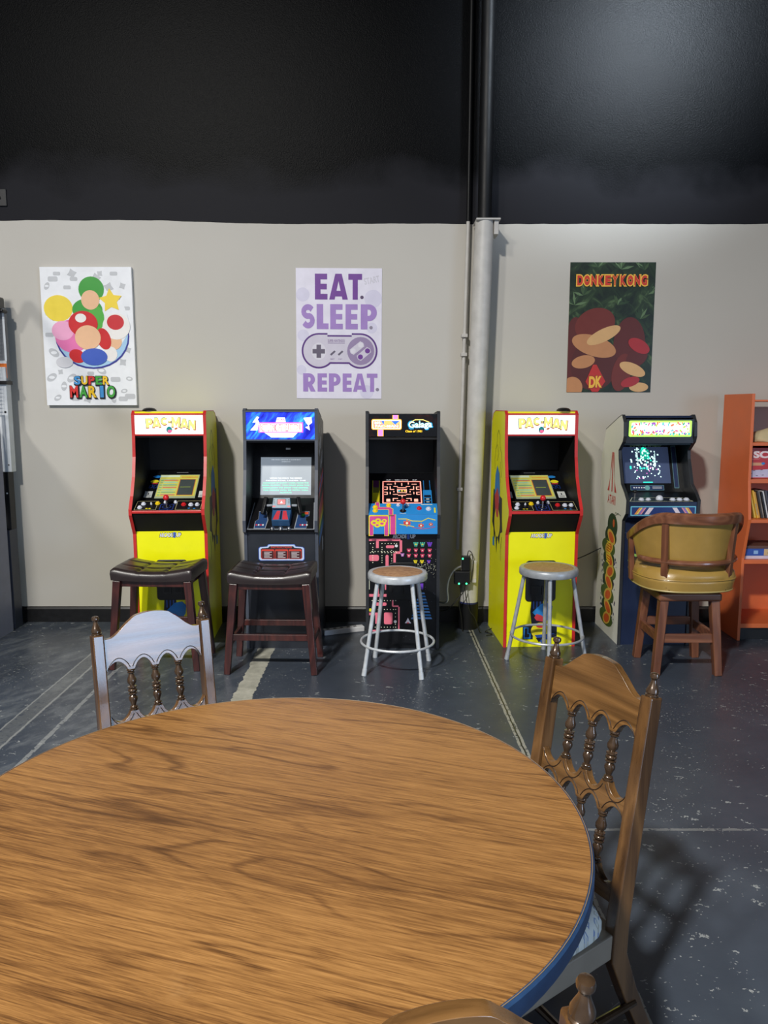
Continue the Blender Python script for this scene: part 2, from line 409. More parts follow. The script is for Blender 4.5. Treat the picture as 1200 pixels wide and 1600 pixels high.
# ------------------------------------------------------------------ column, conduit, boxes and cords
m_grey = mat('grey_column_paint', (194, 192, 188), 0.45, bump=0.1)
m_blk = mat('black_column_paint', (17, 18, 20), 0.5, spec=0.3, bump=0.15)
t = thing('support_column', 'round steel column painted black above, grey below, standing against the wall', 'column', (0.605, 5.42, 0))
CT = Vector((0.075, 0.0, 2.83))
mb = MB(); mb.cyl((0, 0, 0), CT*0.066, 0.071, m_blk, n=28); mb.build('column_foot', t)
mb = MB(); mb.cyl(CT*0.066, CT, 0.064, m_grey, n=28)
mb.cyl(CT*0.062, CT*0.070, 0.0655, mat('blue_tape', (40, 48, 95), 0.6), n=28); mb.build('column_shaft', t)
mb = MB(); mb.cyl(CT, (0.10, 0, 9.0), 0.047, m_blk, n=28); mb.build('upper_column', t)
mb = MB(); mb.box(0.012, 0.175, -0.07, 0.13, 2.825, 2.837, m_grey); mb.box(0.135, 0.165, -0.05, 0.10, 2.735, 2.825, m_grey); mb.build('bracket_plate', t, bevel=0.003)
t = thing('electrical_conduit', 'thin metal conduit pipe running up the left side of the column', 'pipe', (0.535, 5.50, 0))
mb = MB(); mb.cyl((0.0, 0, 0.56), (0.045, 0.02, 2.85), 0.013, m_grey, n=12); mb.cyl((0.045, 0.02, 2.85), (0.06, 0.02, 9.0), 0.013, m_blk, n=12); mb.build('pipe', t)
for z in (1.0, 1.95, 2.08):
    mb = MB(); x = 0.045*(z - 0.56)/2.29; mb.box(x - 0.022, x + 0.020, -0.016, 0.05, z - 0.012, z + 0.012, m_grey); mb.build('pipe_clamp', t, bevel=0.003)
obox = t = thing('outlet_box', 'metal outlet box on the foot of the column behind the black power adapters', 'outlet', (0.60, 5.33, 0.42))
mb = MB(); mb.box(-0.055, 0.055, 0.0, 0.05, -0.07, 0.09, m_grey); mb.build('box_body', t, bevel=0.006)
mb = MB(); mb.rrect(0.020, -0.04, 0.05, 0.07, 0.008, FG(-0.001), mat('cover_ivory', (196, 190, 165), 0.4)); mb.build('cover_plate', t)
LED = mat('led_green', (60, 255, 150), 0.3, emit=4.0)
top_adapter = t = thing('power_adapter', 'upper, smaller black power adapter plugged into the outlet on the column', 'adapter', (0.575, 5.285, 0.50))
mb = MB(); mb.box(-0.03, 0.03, 0, 0.045, -0.055, 0.05, BLACK); mb.build('adapter_body', t, bevel=0.005)
mb = MB(); mb.ell(-0.024, 0.034, 0.006, 0.006, FG(-0.0005), LED); mb.build('indicator_light', t)
low_adapter = t = thing('power_adapter', 'lower, wider black power adapter with two green lights on the column', 'adapter', (0.548, 5.275, 0.40))
mb = MB(); mb.box(-0.056, 0.056, 0, 0.055, -0.046, 0.044, BLACK); mb.build('adapter_body', t, bevel=0.005)
for x in (-0.022, 0.03):
    mb = MB(); mb.ell(x, -0.042, 0.006, 0.006, FG(-0.0005), LED); mb.build('indicator_light', t)
CW = mat('cord_white', (196, 196, 192), 0.5); CB = mat('cord_black', (18, 18, 19), 0.5)
def cord(pts, r, m_, parent):
    """a cord is part of what it is fixed to; points are given in room coordinates"""
    mb = MB(); mb.tube(smooth_path(pts, 6), r, m_, 8); o = mb.build('power_cord', parent)
    o.matrix_parent_inverse = (Matrix.Translation(parent.location) @ Matrix.Rotation(parent.rotation_euler.z, 4, 'Z')).inverted()
cord([(0.542, 5.335, 0.468), (0.50, 5.30, 0.455), (0.46, 5.29, 0.40), (0.445, 5.29, 0.32), (0.45, 5.29, 0.24), (0.43, 5.32, 0.21), (0.39, 5.42, 0.19), (0.36, 5.50, 0.16)], 0.007, CW, obox)
cord([(0.575, 5.287, 0.355), (0.56, 5.28, 0.30), (0.52, 5.28, 0.25), (0.46, 5.28, 0.18), (0.41, 5.32, 0.15), (0.385, 5.42, 0.13), (0.36, 5.49, 0.12)], 0.0035, CB, low_adapter)
cord([(0.53, 5.30, 0.356), (0.54, 5.295, 0.28), (0.53, 5.295, 0.20), (0.545, 5.30, 0.12), (0.56, 5.31, 0.004), (0.60, 5.28, 0.004)], 0.003, CB, low_adapter)
cord([(0.565, 5.272, 0.356), (0.575, 5.262, 0.26), (0.60, 5.26, 0.17), (0.64, 5.26, 0.11), (0.68, 5.28, 0.004), (0.74, 5.30, 0.004)], 0.003, CB, low_adapter)
cord([(0.585, 5.31, 0.551), (0.595, 5.31, 0.585), (0.62, 5.31, 0.56), (0.625, 5.31, 0.48), (0.618, 5.31, 0.40), (0.612, 5.305, 0.365)], 0.003, CB, top_adapter)
t = thing('power_strip', 'white power strip lying on the floor beside the maze cabinet', 'power strip', (-0.31, 5.28, 0), R(22))
mb = MB(); mb.box(-0.125, 0.175, -0.028, 0.028, 0, 0.038, WHITE); mb.build('strip_body', t, bevel=0.006)
for x in (-0.09, -0.04, 0.01, 0.06, 0.11):
    mb = MB(); mb.rect(x - 0.011, -0.012, x + 0.011, 0.012, frame((0, 0, 0.038), (1, 0, 0), (0, 1, 0)), mat('slot_grey', (90, 90, 92), 0.5)); mb.build('socket', t)
mb = MB(); mb.box(-0.055, 0.045, -0.012, 0, -0.055, 0.06, mat('plate_black', (34, 34, 36), 0.4)); mb.box(0.0, 0.008, -0.02, -0.012, -0.01, 0.01, BLACK)
o = mb.build('wall_plate', bevel=0.004); o.location = (-2.66, WALL_Y, 3.02); tag(o, 'small black switch plate on the upper black wall at far left', 'plate')

# ------------------------------------------------------------------ posters
ART = lambda n, *c: mat('print_' + n, c, 0.35, var=0.04)
def star(ca, cb, r, k=0.45, n=5, rot=90):
    return [(ca + (r if i % 2 == 0 else r*k)*math.cos(R(rot + 180*i/n)), cb + (r if i % 2 == 0 else r*k)*math.sin(R(rot + 180*i/n))) for i in range(2*n)]
# (1) white canvas
def poster_canvas():
    W, H, T = 0.640, 0.955, 0.03
    mb = MB(); wh = ART('white', 238, 240, 244); mb.box(-W/2, W/2, -T, 0, 0, H, wh)
    fr = FG(-T); gy = ART('pale_grey', 196, 198, 202)
    cv = lambda x, y: ((x - 688)/660*W, (1105 - y)/1000*H)
    rnd = random.Random(4)
    for x, y in ((480,120),(590,130),(790,120),(890,140),(365,240),(450,190),(550,250),(850,250),(950,240),(760,185),(380,420),(990,400),(380,590),(430,720),(470,860),(400,900),(930,790),(985,700),(870,915),(975,910),(490,965),(440,1050),(570,1080),(660,1085),(850,1080),(920,1090),(1015,1040),(550,905),(770,850),(690,870),(600,190),(930,1000)):
        a, b = cv(x, y); w = rnd.uniform(0.018, 0.032)
        a = max(-W/2 + 0.045, min(W/2 - 0.045, a)); b = max(0.045, min(H - 0.045, b))
        k = rnd.choice('rce')
        if k == 'r': mb.rrect(a - w*1.2, b - w*0.6, a + w*1.2, b + w*0.6, w*0.4, fr, gy)
        elif k == 'c': mb.flat(star(a, b, w*1.3, 0.6, 4, rnd.uniform(0, 90)), fr, gy)
        else: mb.ell(a, b, w*1.3, w*0.8, fr, gy, rot=rnd.uniform(0, 3)); mb.ell(a, b, w*0.7, w*0.35, fr, wh, 2)
    c = cv(715, 600); mb.ell(c[0], c[1], 0.262, 0.228, fr, ART('navy', 60, 62, 150), 3); mb.ell(c[0], c[1] + 0.004, 0.252, 0.22, fr, ART('sky', 170, 208, 238), 4)
    # plain overlapping colour shapes stand in for the printed picture
    def E(x, y, rx, ry, n, col, l, rot=0.0): a, b = cv(x, y); mb.ell(a, b, rx/660*W, ry/1000*H, fr, ART(n, *col), l, rot=rot)
    E(715, 500, 270, 255, 'white', (238, 240, 244), 5)
    E(480, 400, 105, 95, 'lemon', (240, 214, 70), 6); E(570, 600, 125, 120, 'pink', (232, 120, 178), 6); E(505, 560, 80, 70, 'pale pink', (240, 170, 205), 7)
    E(725, 265, 92, 92, 'leaf', (64, 158, 62), 7); E(690, 410, 110, 80, 'leaf', (64, 158, 62), 6); E(750, 470, 60, 90, 'leaf2', (86, 176, 70), 6); E(715, 340, 66, 70, 'skin', (238, 190, 150), 8)
    a, b = cv(862, 345); mb.flat(star(a, b, 0.085, 0.52, 5, 95), fr, ART('yellow', 244, 214, 66), 8)
    E(895, 530, 100, 95, 'cream', (240, 236, 232), 9); E(890, 500, 62, 55, 'crimson', (205, 48, 54), 10); E(870, 640, 60, 60, 'skin', (238, 190, 150), 8); E(845, 730, 48, 55, 'cream', (240, 236, 232), 8)
    E(655, 510, 106, 92, 'red', (206, 40, 44), 11); E(685, 610, 94, 88, 'skin', (238, 190, 150), 12); E(640, 470, 40, 32, 'cream', (240, 236, 232), 13)
    E(800, 620, 50, 80, 'red', (206, 40, 44), 9, 0.3); E(600, 745, 60, 48, 'red', (206, 40, 44), 9, -0.4); E(725, 750, 96, 62, 'blue', (66, 96, 190), 12); E(505, 790, 62, 40, 'silver', (214, 214, 220), 9)
    cols = dict(b=ART('sign blue', 70, 150, 214), y=ART('sign yellow', 246, 200, 46), r=ART('sign red', 218, 56, 52), g=ART('sign green', 70, 164, 66), k=ART('sign black', 22, 22, 26))
    for s, cc, x0, x1, yc, hh in (('SUPER', 'byrgy', 566, 828, 922, 62), ('MARIO', 'rgyrg', 530, 870, 1005, 86)):
        n = len(s); step = (x1 - x0)/n
        for i, ch in enumerate(s):
            a, b = cv(x0 + step*(i + 0.5), yc); w = step/660*W*0.86; h = hh/1000*H
            if ch == 'I': w *= 0.45; 
            if s == 'MARIO' and ch == 'I': cc_ = 'b'
            else: cc_ = cc[i]
            mb.text(ch, a + 0.003, b - 0.004, w, h, fr, cols['k'], 14, 0.05, grow=0.013)
            mb.text(ch, a, b, w, h, fr, cols[cc_], 15, 0.04)
    o = mb.build('wall_poster'); o.location = (-2.085, WALL_Y - 0.003, 1.598)
    tag(o, 'white canvas print with multicoloured lettering, leftmost of the three posters', 'poster')
poster_canvas()

# (2) purple lettering
LET = {
 'E': [[(0,0),(1,0),(1,.22),(.45,.22),(.45,.39),(.95,.39),(.95,.61),(.45,.61),(.45,.78),(.98,.78),(.98,1),(0,1)]],
 'A': [[(0,0),(.29,0),(.5,.72),(.5,1),(.33,1)], [(1,0),(.71,0),(.5,.72),(.5,1),(.67,1)], [(.24,.12),(.76,.12),(.68,.34),(.32,.34)]],
 'T': [[(.31,0),(.69,0),(.69,.77),(1,.77),(1,1),(0,1),(0,.77),(.31,.77)]],
 'L': [[(0,0),(1,0),(1,.23),(.55,.23),(.55,1),(0,1)]],
}
def arc(cx, cy, rx, ry, a0, a1, n=12): return [(cx + rx*math.cos(R(a0 + (a1-a0)*i/n)), cy + ry*math.sin(R(a0 + (a1-a0)*i/n))) for i in range(n + 1)]
bowl = [(.2,1)] + arc(.5,.665,.5,.335,90,-90) + [(.2,.33),(.2,.54)] + arc(.5,.665,.14,.125,-90,90) + [(.2,.79)]
LET['P'] = [[(0,0),(.42,0),(.42,1),(0,1)], bowl]
LET['R'] = [[(0,0),(.40,0),(.40,1),(0,1)], [(x*.95, y) for x, y in bowl], [(.36,.36),(.70,.40),(1,0),(.60,0)]]
sp_ = arc(.5,.70,.33,.18,25,270,14) + arc(.5,.34,.33,.20,90,-155,14)[1:]
def s_loops():
    out = []
    for i in range(len(sp_) - 1):
        (ax, ay), (bx, by) = sp_[i], sp_[i+1]; q = []
        for (px, py), (dx, dy) in (((ax, ay), (sp_[min(i+1,len(sp_)-1)][0]-sp_[max(i-1,0)][0], sp_[min(i+1,len(sp_)-1)][1]-sp_[max(i-1,0)][1])), ((bx, by), (sp_[min(i+2,len(sp_)-1)][0]-sp_[i][0], sp_[min(i+2,len(sp_)-1)][1]-sp_[i][1]))):
            l = math.hypot(dx, dy); nx, ny = -dy/l, dx/l; q.append(((px + nx*.185, py + ny*.115), (px - nx*.185, py - ny*.115)))
        out.append([q[0][0], q[0][1], q[1][1], q[1][0]])
    return out
LET['S'] = s_loops()
LET['M'] = [[(0,0),(.26,0),(.26,.55),(.5,.12),(.74,.55),(.74,0),(1,0),(1,1),(.76,1),(.5,.52),(.24,1),(0,1)]]
LET['N'] = [[(0,0),(.28,0),(.28,.52),(.72,0),(1,0),(1,1),(.72,1),(.72,.48),(.28,1),(0,1)]]
LET['C'] = [arc(.5,.5,.5,.5,45,315,18) + arc(.5,.5,.20,.22,315,45,18)]
LET['-'] = [[(0,0),(1,0),(1,1),(0,1)]]
def poster_purple():
    W, H = 0.606, 0.905
    mb = MB(); pp = ART('lilac paper', 228, 224, 238); mb.box(-W/2, W/2, -0.002, 0, 0, H, pp); fr = FG(-0.002)
    cv = lambda x, y: ((x - 590)/885*W, (1480 - y)/1350*H)
    pl = ART('pale lilac', 214, 210, 230)
    for x, y, r in ((200,400,70),(980,440,90),(930,740,55),(220,820,60),(880,1440,70),(200,1180,50)):
        a, b = cv(x, y); a = max(-W/2 + r/885*W, min(W/2 - r/885*W, a)); b = max(r/885*W, b); mb.ell(a, b, r/885*W, r/885*W, fr, pl)
    mb.text('START', *cv(928, 250), 0.11, 0.045, fr, ART('faint grey', 206, 203, 214), 1, 0.02, rot=0.2)
    deep, soft, dot1, dot2 = ART('deep purple', 112, 58, 148), ART('soft purple', 162, 130, 196), ART('dot dark', 84, 66, 100), ART('dot grey', 140, 132, 150)
    def letters(s, boxes, y0, y1, mm):
        for ch, (x0, x1) in zip(s, boxes):
            a0, b0 = cv(x0, y1); a1, b1 = cv(x1, y0); mb.shape(LET[ch], a0, b0, a1 - a0, b1 - b0, fr, mm, 2)
    letters('EAT', ((343,472),(490,682),(687,828)), 187, 450, deep)
    letters('SLEEP', ((203,338),(360,482),(500,630),(658,785),(815,982)), 497, 755, soft)
    letters('REPEAT', ((215,345),(366,465),(484,606),(628,722),(736,876),(880,990)), 1215, 1407, soft)
    for x, y, mm in ((827,426,dot1),(922,737,dot2),(990,1383,dot2)): mb.ell(*cv(x, y), 0.012, 0.012, fr, mm, 2)
    def pad(g, mm, l):
        s = W/885
        for x, ry in ((380, 185), (812, 185)): a, b = cv(x, 980); mb.ell(a, b, (178 + g)*s, (ry + g)*H/1350, fr, mm, l, 40)
        a0, b0 = cv(390, 1115 + g); a1, b1 = cv(805, 815 - g); mb.rect(a0, b0, a1, b1, fr, mm, l)
        a0, b0 = cv(380, 900); a1, b1 = cv(470, 795 - g); mb.rect(a0, b0, a1, b1, fr, mm, l)
        a0, b0 = cv(722, 900); a1, b1 = cv(812, 795 - g); mb.rect(a0, b0, a1, b1, fr, mm, l)
    pad(0, ART('pad outline', 92, 52, 128), 2); pad(-18, ART('pad body', 208, 202, 216), 3)
    md, dk = ART('pad mid', 150, 132, 168), ART('pad dark', 100, 92, 110)
    mb.ell(*cv(380, 985), 0.052, 0.060, fr, ART('pad light', 220, 216, 226), 4)
    a, b = cv(380, 985); mb.rect(a - .044, b - .016, a + .044, b + .016, fr, dk, 5); mb.rect(a - .016, b - .046, a + .016, b + .046, fr, dk, 5)
    a, b = cv(815, 980); mb.ell(a, b, 0.096, 0.098, fr, md, 4)
    for (x0, y0), (x1, y1), mm in (((738,980),(815,918), ART('pad light', 220, 216, 226)), ((812,1042),(886,978), ART('deep purple', 112, 58, 148))):
        p, q = cv(x0, y0), cv(x1, y1); mb.line([p, q], 0.046, fr, ART('pad body', 208, 202, 216), 5)
        for u in (p, q): mb.ell(*u, 0.023, 0.023, fr, ART('pad body', 208, 202, 216), 5); mb.ell(*u, 0.018, 0.018, fr, mm, 6)
    for x in (526, 606): p, q = cv(x - 18, 1018), cv(x + 18, 986); mb.line([p, q], 0.013, fr, dk, 5)
    mb.text('SUPER NINTENDO', *cv(562, 875), 0.12, 0.020, fr, md, 5, 0.02); a0, b0 = cv(475, 902); a1, b1 = cv(650, 896); mb.rect(a0, b0, a1, b1, fr, md, 5)
    mb.text('SELECT', *cv(522, 1065), 0.03, 0.007, fr, md, 5, 0.02); mb.text('START', *cv(603, 1065), 0.03, 0.007, fr, md, 5, 0.02)
    o = mb.build('wall_poster'); o.location = (-0.322, WALL_Y - 0.002, 1.645); o.rotation_euler = (0, R(0.35), 0)
    tag(o, 'white poster with purple lettering and a grey game controller, above the middle cabinets', 'poster')
poster_purple()

# (3) dark green jungle poster
def poster_green():
    W, H = 0.600, 0.900; mb = MB()
    g = G('print_jungle'); co = g.coord((1, 1, 1))
    v = g.noise(g.coord((9, 1, 3.2), (0, 0.7, 0)), 1.6, 3, 0.6, 0.8); v2 = g.noise(g.coord((9, 1, 3.2), (0, -0.8, 0)), 1.4, 3, 0.6, 0.8)
    f = g.math('MAXIMUM', v, v2)
    g.set(Base_Color=g.ramp(f, [(0.46, rgb(22, 34, 22)), (0.62, rgb(40, 58, 34)), (0.80, rgb(92, 118, 76))]), Roughness=0.3)
    mb.box(-W/2, W/2, -0.002, 0, 0, H, g.m); fr = FG(-0.002)
    cv = lambda x, y: ((x - 588 + (y - 730)*0.035)/790*W, (1338 - y)/1213*H)
    def clampf(P): return [(max(-W/2, min(W/2, a)), max(0, min(H, b))) for a, b in P]
    def E(x, y, rx, ry, n, col, l, rot=0.0):
        a, b = cv(x, y); P = []
        for i in range(36):
            t_ = 2*math.pi*i/36; u, w = rx/790*W*math.cos(t_), ry/1213*H*math.sin(t_); P.append((a + u*math.cos(rot) - w*math.sin(rot), b + u*math.sin(rot) + w*math.cos(rot)))
        P = clampf(P); mb.flat(P, fr, ART(n, *col), l)
    rnd = random.Random(7); lf = [ART('leaf_a', 62, 84, 50), ART('leaf_b', 44, 66, 40), ART('leaf_c', 96, 122, 84)]
    for cx_, cy_ in ((650,520),(860,650),(330,430),(930,420),(470,170),(250,520),(680,190),(900,200)):
        for k in range(9):
            an = R(rnd.uniform(10, 170)); L_ = rnd.uniform(70, 130); a, b = cv(cx_, cy_); L2 = L_/790*W; w = 0.009
            P = [(a, b), (a + L2*.5*math.cos(an) - w*math.sin(an), b + L2*.5*math.sin(an) + w*math.cos(an)), (a + L2*math.cos(an), b + L2*math.sin(an)), (a + L2*.5*math.cos(an) + w*math.sin(an), b + L2*.5*math.sin(an) - w*math.cos(an))]
            mb.flat(clampf(P), fr, rnd.choice(lf), 1)
    # plain rounded colour shapes stand in for the printed picture
    br, br2, tn, tn2 = (112, 44, 34), (92, 36, 30), (214, 170, 116), (190, 132, 88)
    E(250, 960, 110, 330, 'brown', br2, 2); E(760, 900, 150, 270, 'brown', br2, 2); E(430, 1080, 220, 240, 'brown2', (84, 34, 28), 2)
    E(440, 700, 190, 150, 'rust', br, 3, .35); E(430, 900, 215, 95, 'tan', tn2, 4, -.3); E(520, 800, 170, 60, 'tan2', tn, 5, .45); E(330, 1050, 110, 60, 'tan', tn2, 4, .2)
    E(230, 1290, 90, 100, 'tan', tn2, 4, 0.4); E(690, 1150, 90, 180, 'rust', br, 4, -.2); E(830, 1010, 110, 80, 'brown', br2, 5, .6); E(790, 1120, 130, 55, 'tan2', tn, 6, -.4)
    E(850, 900, 110, 60, 'crimson2', (170, 44, 48), 7, -.5); E(770, 1240, 90, 45, 'crimson2', (170, 44, 48), 7, .3); E(850, 1290, 90, 45, 'tan2', tn, 6)
    a, b = cv(442, 1225); mb.flat([(a - .070, b - .01), (a - .022, 0.003), (a + .022, 0.003), (a + .072, b - .008), (a + .005, b + .11), (a - .02, b + .11)], fr, ART('tie red', 190, 48, 42), 8)
    ye, re = ART('title yellow', 240, 186, 70), ART('title red', 206, 60, 42)
    for s, x0, x1 in (('DONKEY', 268, 655), ('KONG', 668, 926)):
        n = len(s); st = (x1 - x0)/n
        for i, ch in enumerate(s):
            a, b = cv(x0 + st*(i + .5), 292); w = st/790*W*0.80; h = 0.068
            mb.text(ch, a, b, w, h, fr, ye, 9, 0.06, grow=0.016)
            mb.text(ch, a, b, w, h, fr, re, 10, 0.055)
            if ch == 'O': mb.ell(a, b, w*.42, h*.42, fr, re, 11); mb.flat(star(a, b, w*.40), fr, ye, 12); mb.flat(star(a, b, w*.30), fr, ART('star black', 20, 18, 16), 13)
    for i, ch in enumerate('DK'):
        a, b = cv(412 + 62*i, 1242 - i*4); mb.text(ch, a, b, 0.046, 0.082, fr, ART('edge', 150, 50, 30), 9, 0.05, grow=0.010); mb.text(ch, a, b, 0.046, 0.082, fr, ye, 10, 0.05)
    o = mb.build('wall_poster'); o.location = (1.607, WALL_Y - 0.002, 1.69)
    tag(o, 'dark green jungle poster with red and yellow lettering, rightmost of the three posters', 'poster')
poster_green()

# ------------------------------------------------------------------ arcade cabinets
W2 = 0.24                      # half width of a cabinet
SIDE_T = 0.018
def cab_shell(t, prof, side_mat, trim_mat, trim_r=0.009, left_art=None, right_art=None):
    for sgn, art in ((-1, left_art), (1, right_art)):
        mb = MB()
        x_in = sgn*(W2 - SIDE_T)
        if sgn > 0: fr = frame((x_in, 0, 0), (0, 1, 0), (0, 0, 1)); mb.prism(prof, fr, SIDE_T, side_mat, back=BLACKM)
        else: fr = frame((x_in, 0, 0), (0, -1, 0), (0, 0, 1)); mb.prism([(-a, b) for a, b in prof], fr, SIDE_T, side_mat, back=BLACKM)
        if art:
            fo = frame((sgn*W2, 0, 0), (0, sgn, 0), (0, 0, 1)); art(mb, lambda a, b, c=0.0: fo(a*sgn, b, c))
        mb.build('side_panel', t)
    if trim_mat:
        # T-moulding along the front edge of each side, from the floor round to the top rear
        for sgn in (-1, 1):
            mb = MB(); x = sgn*(W2 - SIDE_T/2); P = prof[:-2] if prof[-1][1] < 0.01 else prof
            q = list(zip(P, P[1:]))
            for (y0, z0), (y1, z1) in q:
                dx, dz = y1 - y0, z1 - z0; l = math.hypot(dx, dz)
                if l < 1e-5: continue
                ny, nz = -dz/l, dx/l      # outward (front / top)
                y0_, z0_, y1_, z1_ = y0 - dx/l*0.001, z0 - dz/l*0.001, y1 + dx/l*0.001, z1 + dz/l*0.001
                pts = [(y0_, z0_), (y1_, z1_), (y1_ + ny*0.004, z1_ + nz*0.004), (y0_ + ny*0.004, z0_ + nz*0.004)]
                mb.prism(pts, frame((x - SIDE_T/2 - 0.001, 0, 0), (0, 1, 0), (0, 0, 1)), SIDE_T + 0.002, trim_mat)
            mb.build('edge_trim', t)
IW = W2 - SIDE_T               # half width between the sides
def inner(t, y0, y1, z0, z1, m_, name='interior_panel'):
    mb = MB(); mb.box(-IW, IW, y0, y1, z0, z1, m_); return mb.build(name, t)
def sloped(t, name, ya, za, yb, zb, m_, art=None, thick=0.014, bevel=0.0):
    """a panel across the cabinet from its front edge (ya,za) to its rear edge (yb,zb)"""
    mb = MB(); L_ = math.hypot(yb - ya, zb - za); fr = frame((0, ya, za), (1, 0, 0), (0, yb - ya, zb - za))
    mb.prism([(-IW, 0), (IW, 0), (IW, L_), (-IW, L_)], lambda a, b, c=0.0: fr(a, b, c - thick), thick, m_)
    if art: art(mb, fr, L_)
    return mb.build(name, t, bevel=bevel), fr, L_
def button(t, fr, a, b, m_, r=0.012, rim=None):
    mb = MB(); n = fr(0, 0, 1) - fr(0, 0, 0); p = fr(a, b, 0)
    mb.lathe([(0, r*1.12), (0.004, r*1.1), (0.0045, r*0.85), (0.011, r*0.82), (0.014, r*0.55), (0.0145, 0)], p, n, m_, 14); return mb.build('button', t)
def joystick(t, fr, a, b, ball):
    mb = MB(); p = fr(a, b, 0); n = Vector((0, -0.15, 1)).normalized()
    mb.cyl(p, p + n*0.05, 0.006, STEEL, 0.0045, 10); j = mb.build('joystick', t)
    mb = MB(); mb.sphere(p + n*0.062, 0.019, ball); mb.build('joystick_ball', j)
    mb = MB(); q = fr(0, 0, 1) - fr(0, 0, 0); mb.cyl(p, p + q*0.004, 0.019, BLACK, 0.017, 16); mb.build('joystick_washer', j)
def coin_door(t, y, x0, x1, z0, z1, txt=True):
    mb = MB(); mb.prism(rr_pts(x0, z0, x1, z1, 0.022), FG(y), 0.010, BLACK)
    f2 = FG(y - 0.010); w = x1 - x0; cx = (x0 + x1)/2
    mb.text('ARCADE1UP', cx - 0.015, z1 - 0.07, w*0.5, 0.012, f2, mat('coin_text', (150, 152, 156), 0.5), 1, 0.02)
    mb.ell(x1 - 0.032, z1 - 0.068, 0.008, 0.008, f2, WHITE); d = mb.build('coin_door', t, bevel=0.003)
    for s in (-1, 1):
        mb = MB(); a = cx + s*0.036; fr = FG(y - 0.010)
        mb.prism([(a - .028, z0 + .045), (a + .028, z0 + .045), (a + .028, z0 + .105), (a - .028, z0 + .105)], fr, 0.006, mat('slot_black', (24, 24, 27), 0.35))
        mb.rect(a - .018, z0 + .055, a + .018, z0 + .092, lambda p, q, r=0.0: fr(p, q, r + 0.006), BLACKM); mb.build('coin_slot', d)
def logo_text(mb, fr, x, z, w, c1, c2, h=0.026, lay=2):
    mb.text('ARCADE', x - w*0.20, z, w*0.58, h, fr, c2, lay, 0.05, grow=0.006); mb.text('UP', x + w*0.36, z, w*0.22, h, fr, c2, lay, 0.05, grow=0.006)
    mb.text('ARCADE', x - w*0.20, z, w*0.58, h, fr, c1, lay + 1, 0.04); mb.text('UP', x + w*0.36, z, w*0.22, h, fr, c1, lay + 1, 0.04)
    mb.text('1', x + w*0.17, z, w*0.10, h*1.4, fr, mat('logo_blue', (56, 92, 190), 0.4), lay + 1, 0.05)
YEL = mat('cab_yellow', (242, 240, 10), 0.32, var=0.02); RED = mat('trim_red', (196, 44, 42), 0.38)
ABLUE = mat('art_blue', (40, 130, 205), 0.4); ARED = mat('art_red', (205, 62, 74), 0.4); ANAVY = mat('art_navy', (24, 28, 44), 0.4); AYEL = mat('art_yellow', (238, 222, 40), 0.4)
APINK = mat('art_pink', (238, 120, 140), 0.45, var=0.02); AMAG = mat('art_magenta', (214, 70, 150), 0.45); ALBL = mat('art_light_blue', (44, 140, 214), 0.35, var=0.03); APALE = mat('art_pale', (240, 240, 210), 0.45)
EW = mat('marquee_lit_white', (255, 252, 244), 0.4, emit=1.15)
def em(n, c, s): return mat('lit_' + n, c, 0.4, emit=s)

PROF_Y = [(0, 0), (0, 0.76), (-0.085, 0.895), (-0.085, 0.930), (-0.030, 1.01), (0.035, 1.13), (0.070, 1.26), (0.080, 1.40), (0.080, 1.535), (0.105, 1.558), (0.40, 1.558), (0.47, 1.54), (0.515, 1.49), (0.53, 1.42), (0.53, 0)]
def yellow_art(mb, fr):
    """loose curved colour shapes in the places of the printed side picture"""
    for P in ([(0.26, 1.40), (0.30, 1.43), (0.34, 1.40), (0.35, 1.33), (0.39, 1.30), (0.42, 1.22), (0.40, 1.16)], [(0.26, 1.40), (0.25, 1.32), (0.20, 1.28), (0.17, 1.20), (0.19, 1.12)], [(0.22, 1.22), (0.24, 1.14), (0.21, 1.08)], [(0.33, 1.33), (0.29, 1.27), (0.33, 1.22)]):
        mb.line([(p[0] - .02, p[1]) for p in P], 0.006, fr, ANAVY, 1)
    mb.flat([(0.12, 0.84), (0.44, 0.86), (0.45, 0.78), (0.40, 0.74), (0.38, 0.64), (0.33, 0.72), (0.29, 0.58), (0.26, 0.70), (0.20, 0.66), (0.17, 0.74), (0.10, 0.76)], fr, ANAVY, 1)
    mb.flat([(0.13, 0.98), (0.42, 1.02), (0.44, 0.86), (0.12, 0.84)], fr, ANAVY, 1)
    mb.flat([(0.20, 1.02), (0.23, 1.14), (0.30, 1.19), (0.36, 1.12), (0.38, 0.98), (0.30, 0.92), (0.22, 0.94)], fr, ABLUE, 2)
    mb.flat([(0.24, 0.86), (0.34, 0.86), (0.37, 0.98), (0.28, 1.04), (0.22, 0.98)], fr, ARED, 3)
    mb.ell(0.27, 0.80, 0.095, 0.10, fr, AYEL, 4); mb.ell(0.27, 0.87, 0.04, 0.035, fr, ARED, 5)
    mb.line([(0.12, 0.72), (0.15, 0.62), (0.14, 0.56)], 0.008, fr, ANAVY, 1); mb.rect(0.36, 0.62, 0.42, 0.68, fr, ABLUE, 2)
    for z in (0.08, 0.25, 0.45, 0.60):
        for y in (0.05, 0.48): mb.ell(y, z, 0.004, 0.004, fr, WHITE, 1, 8)
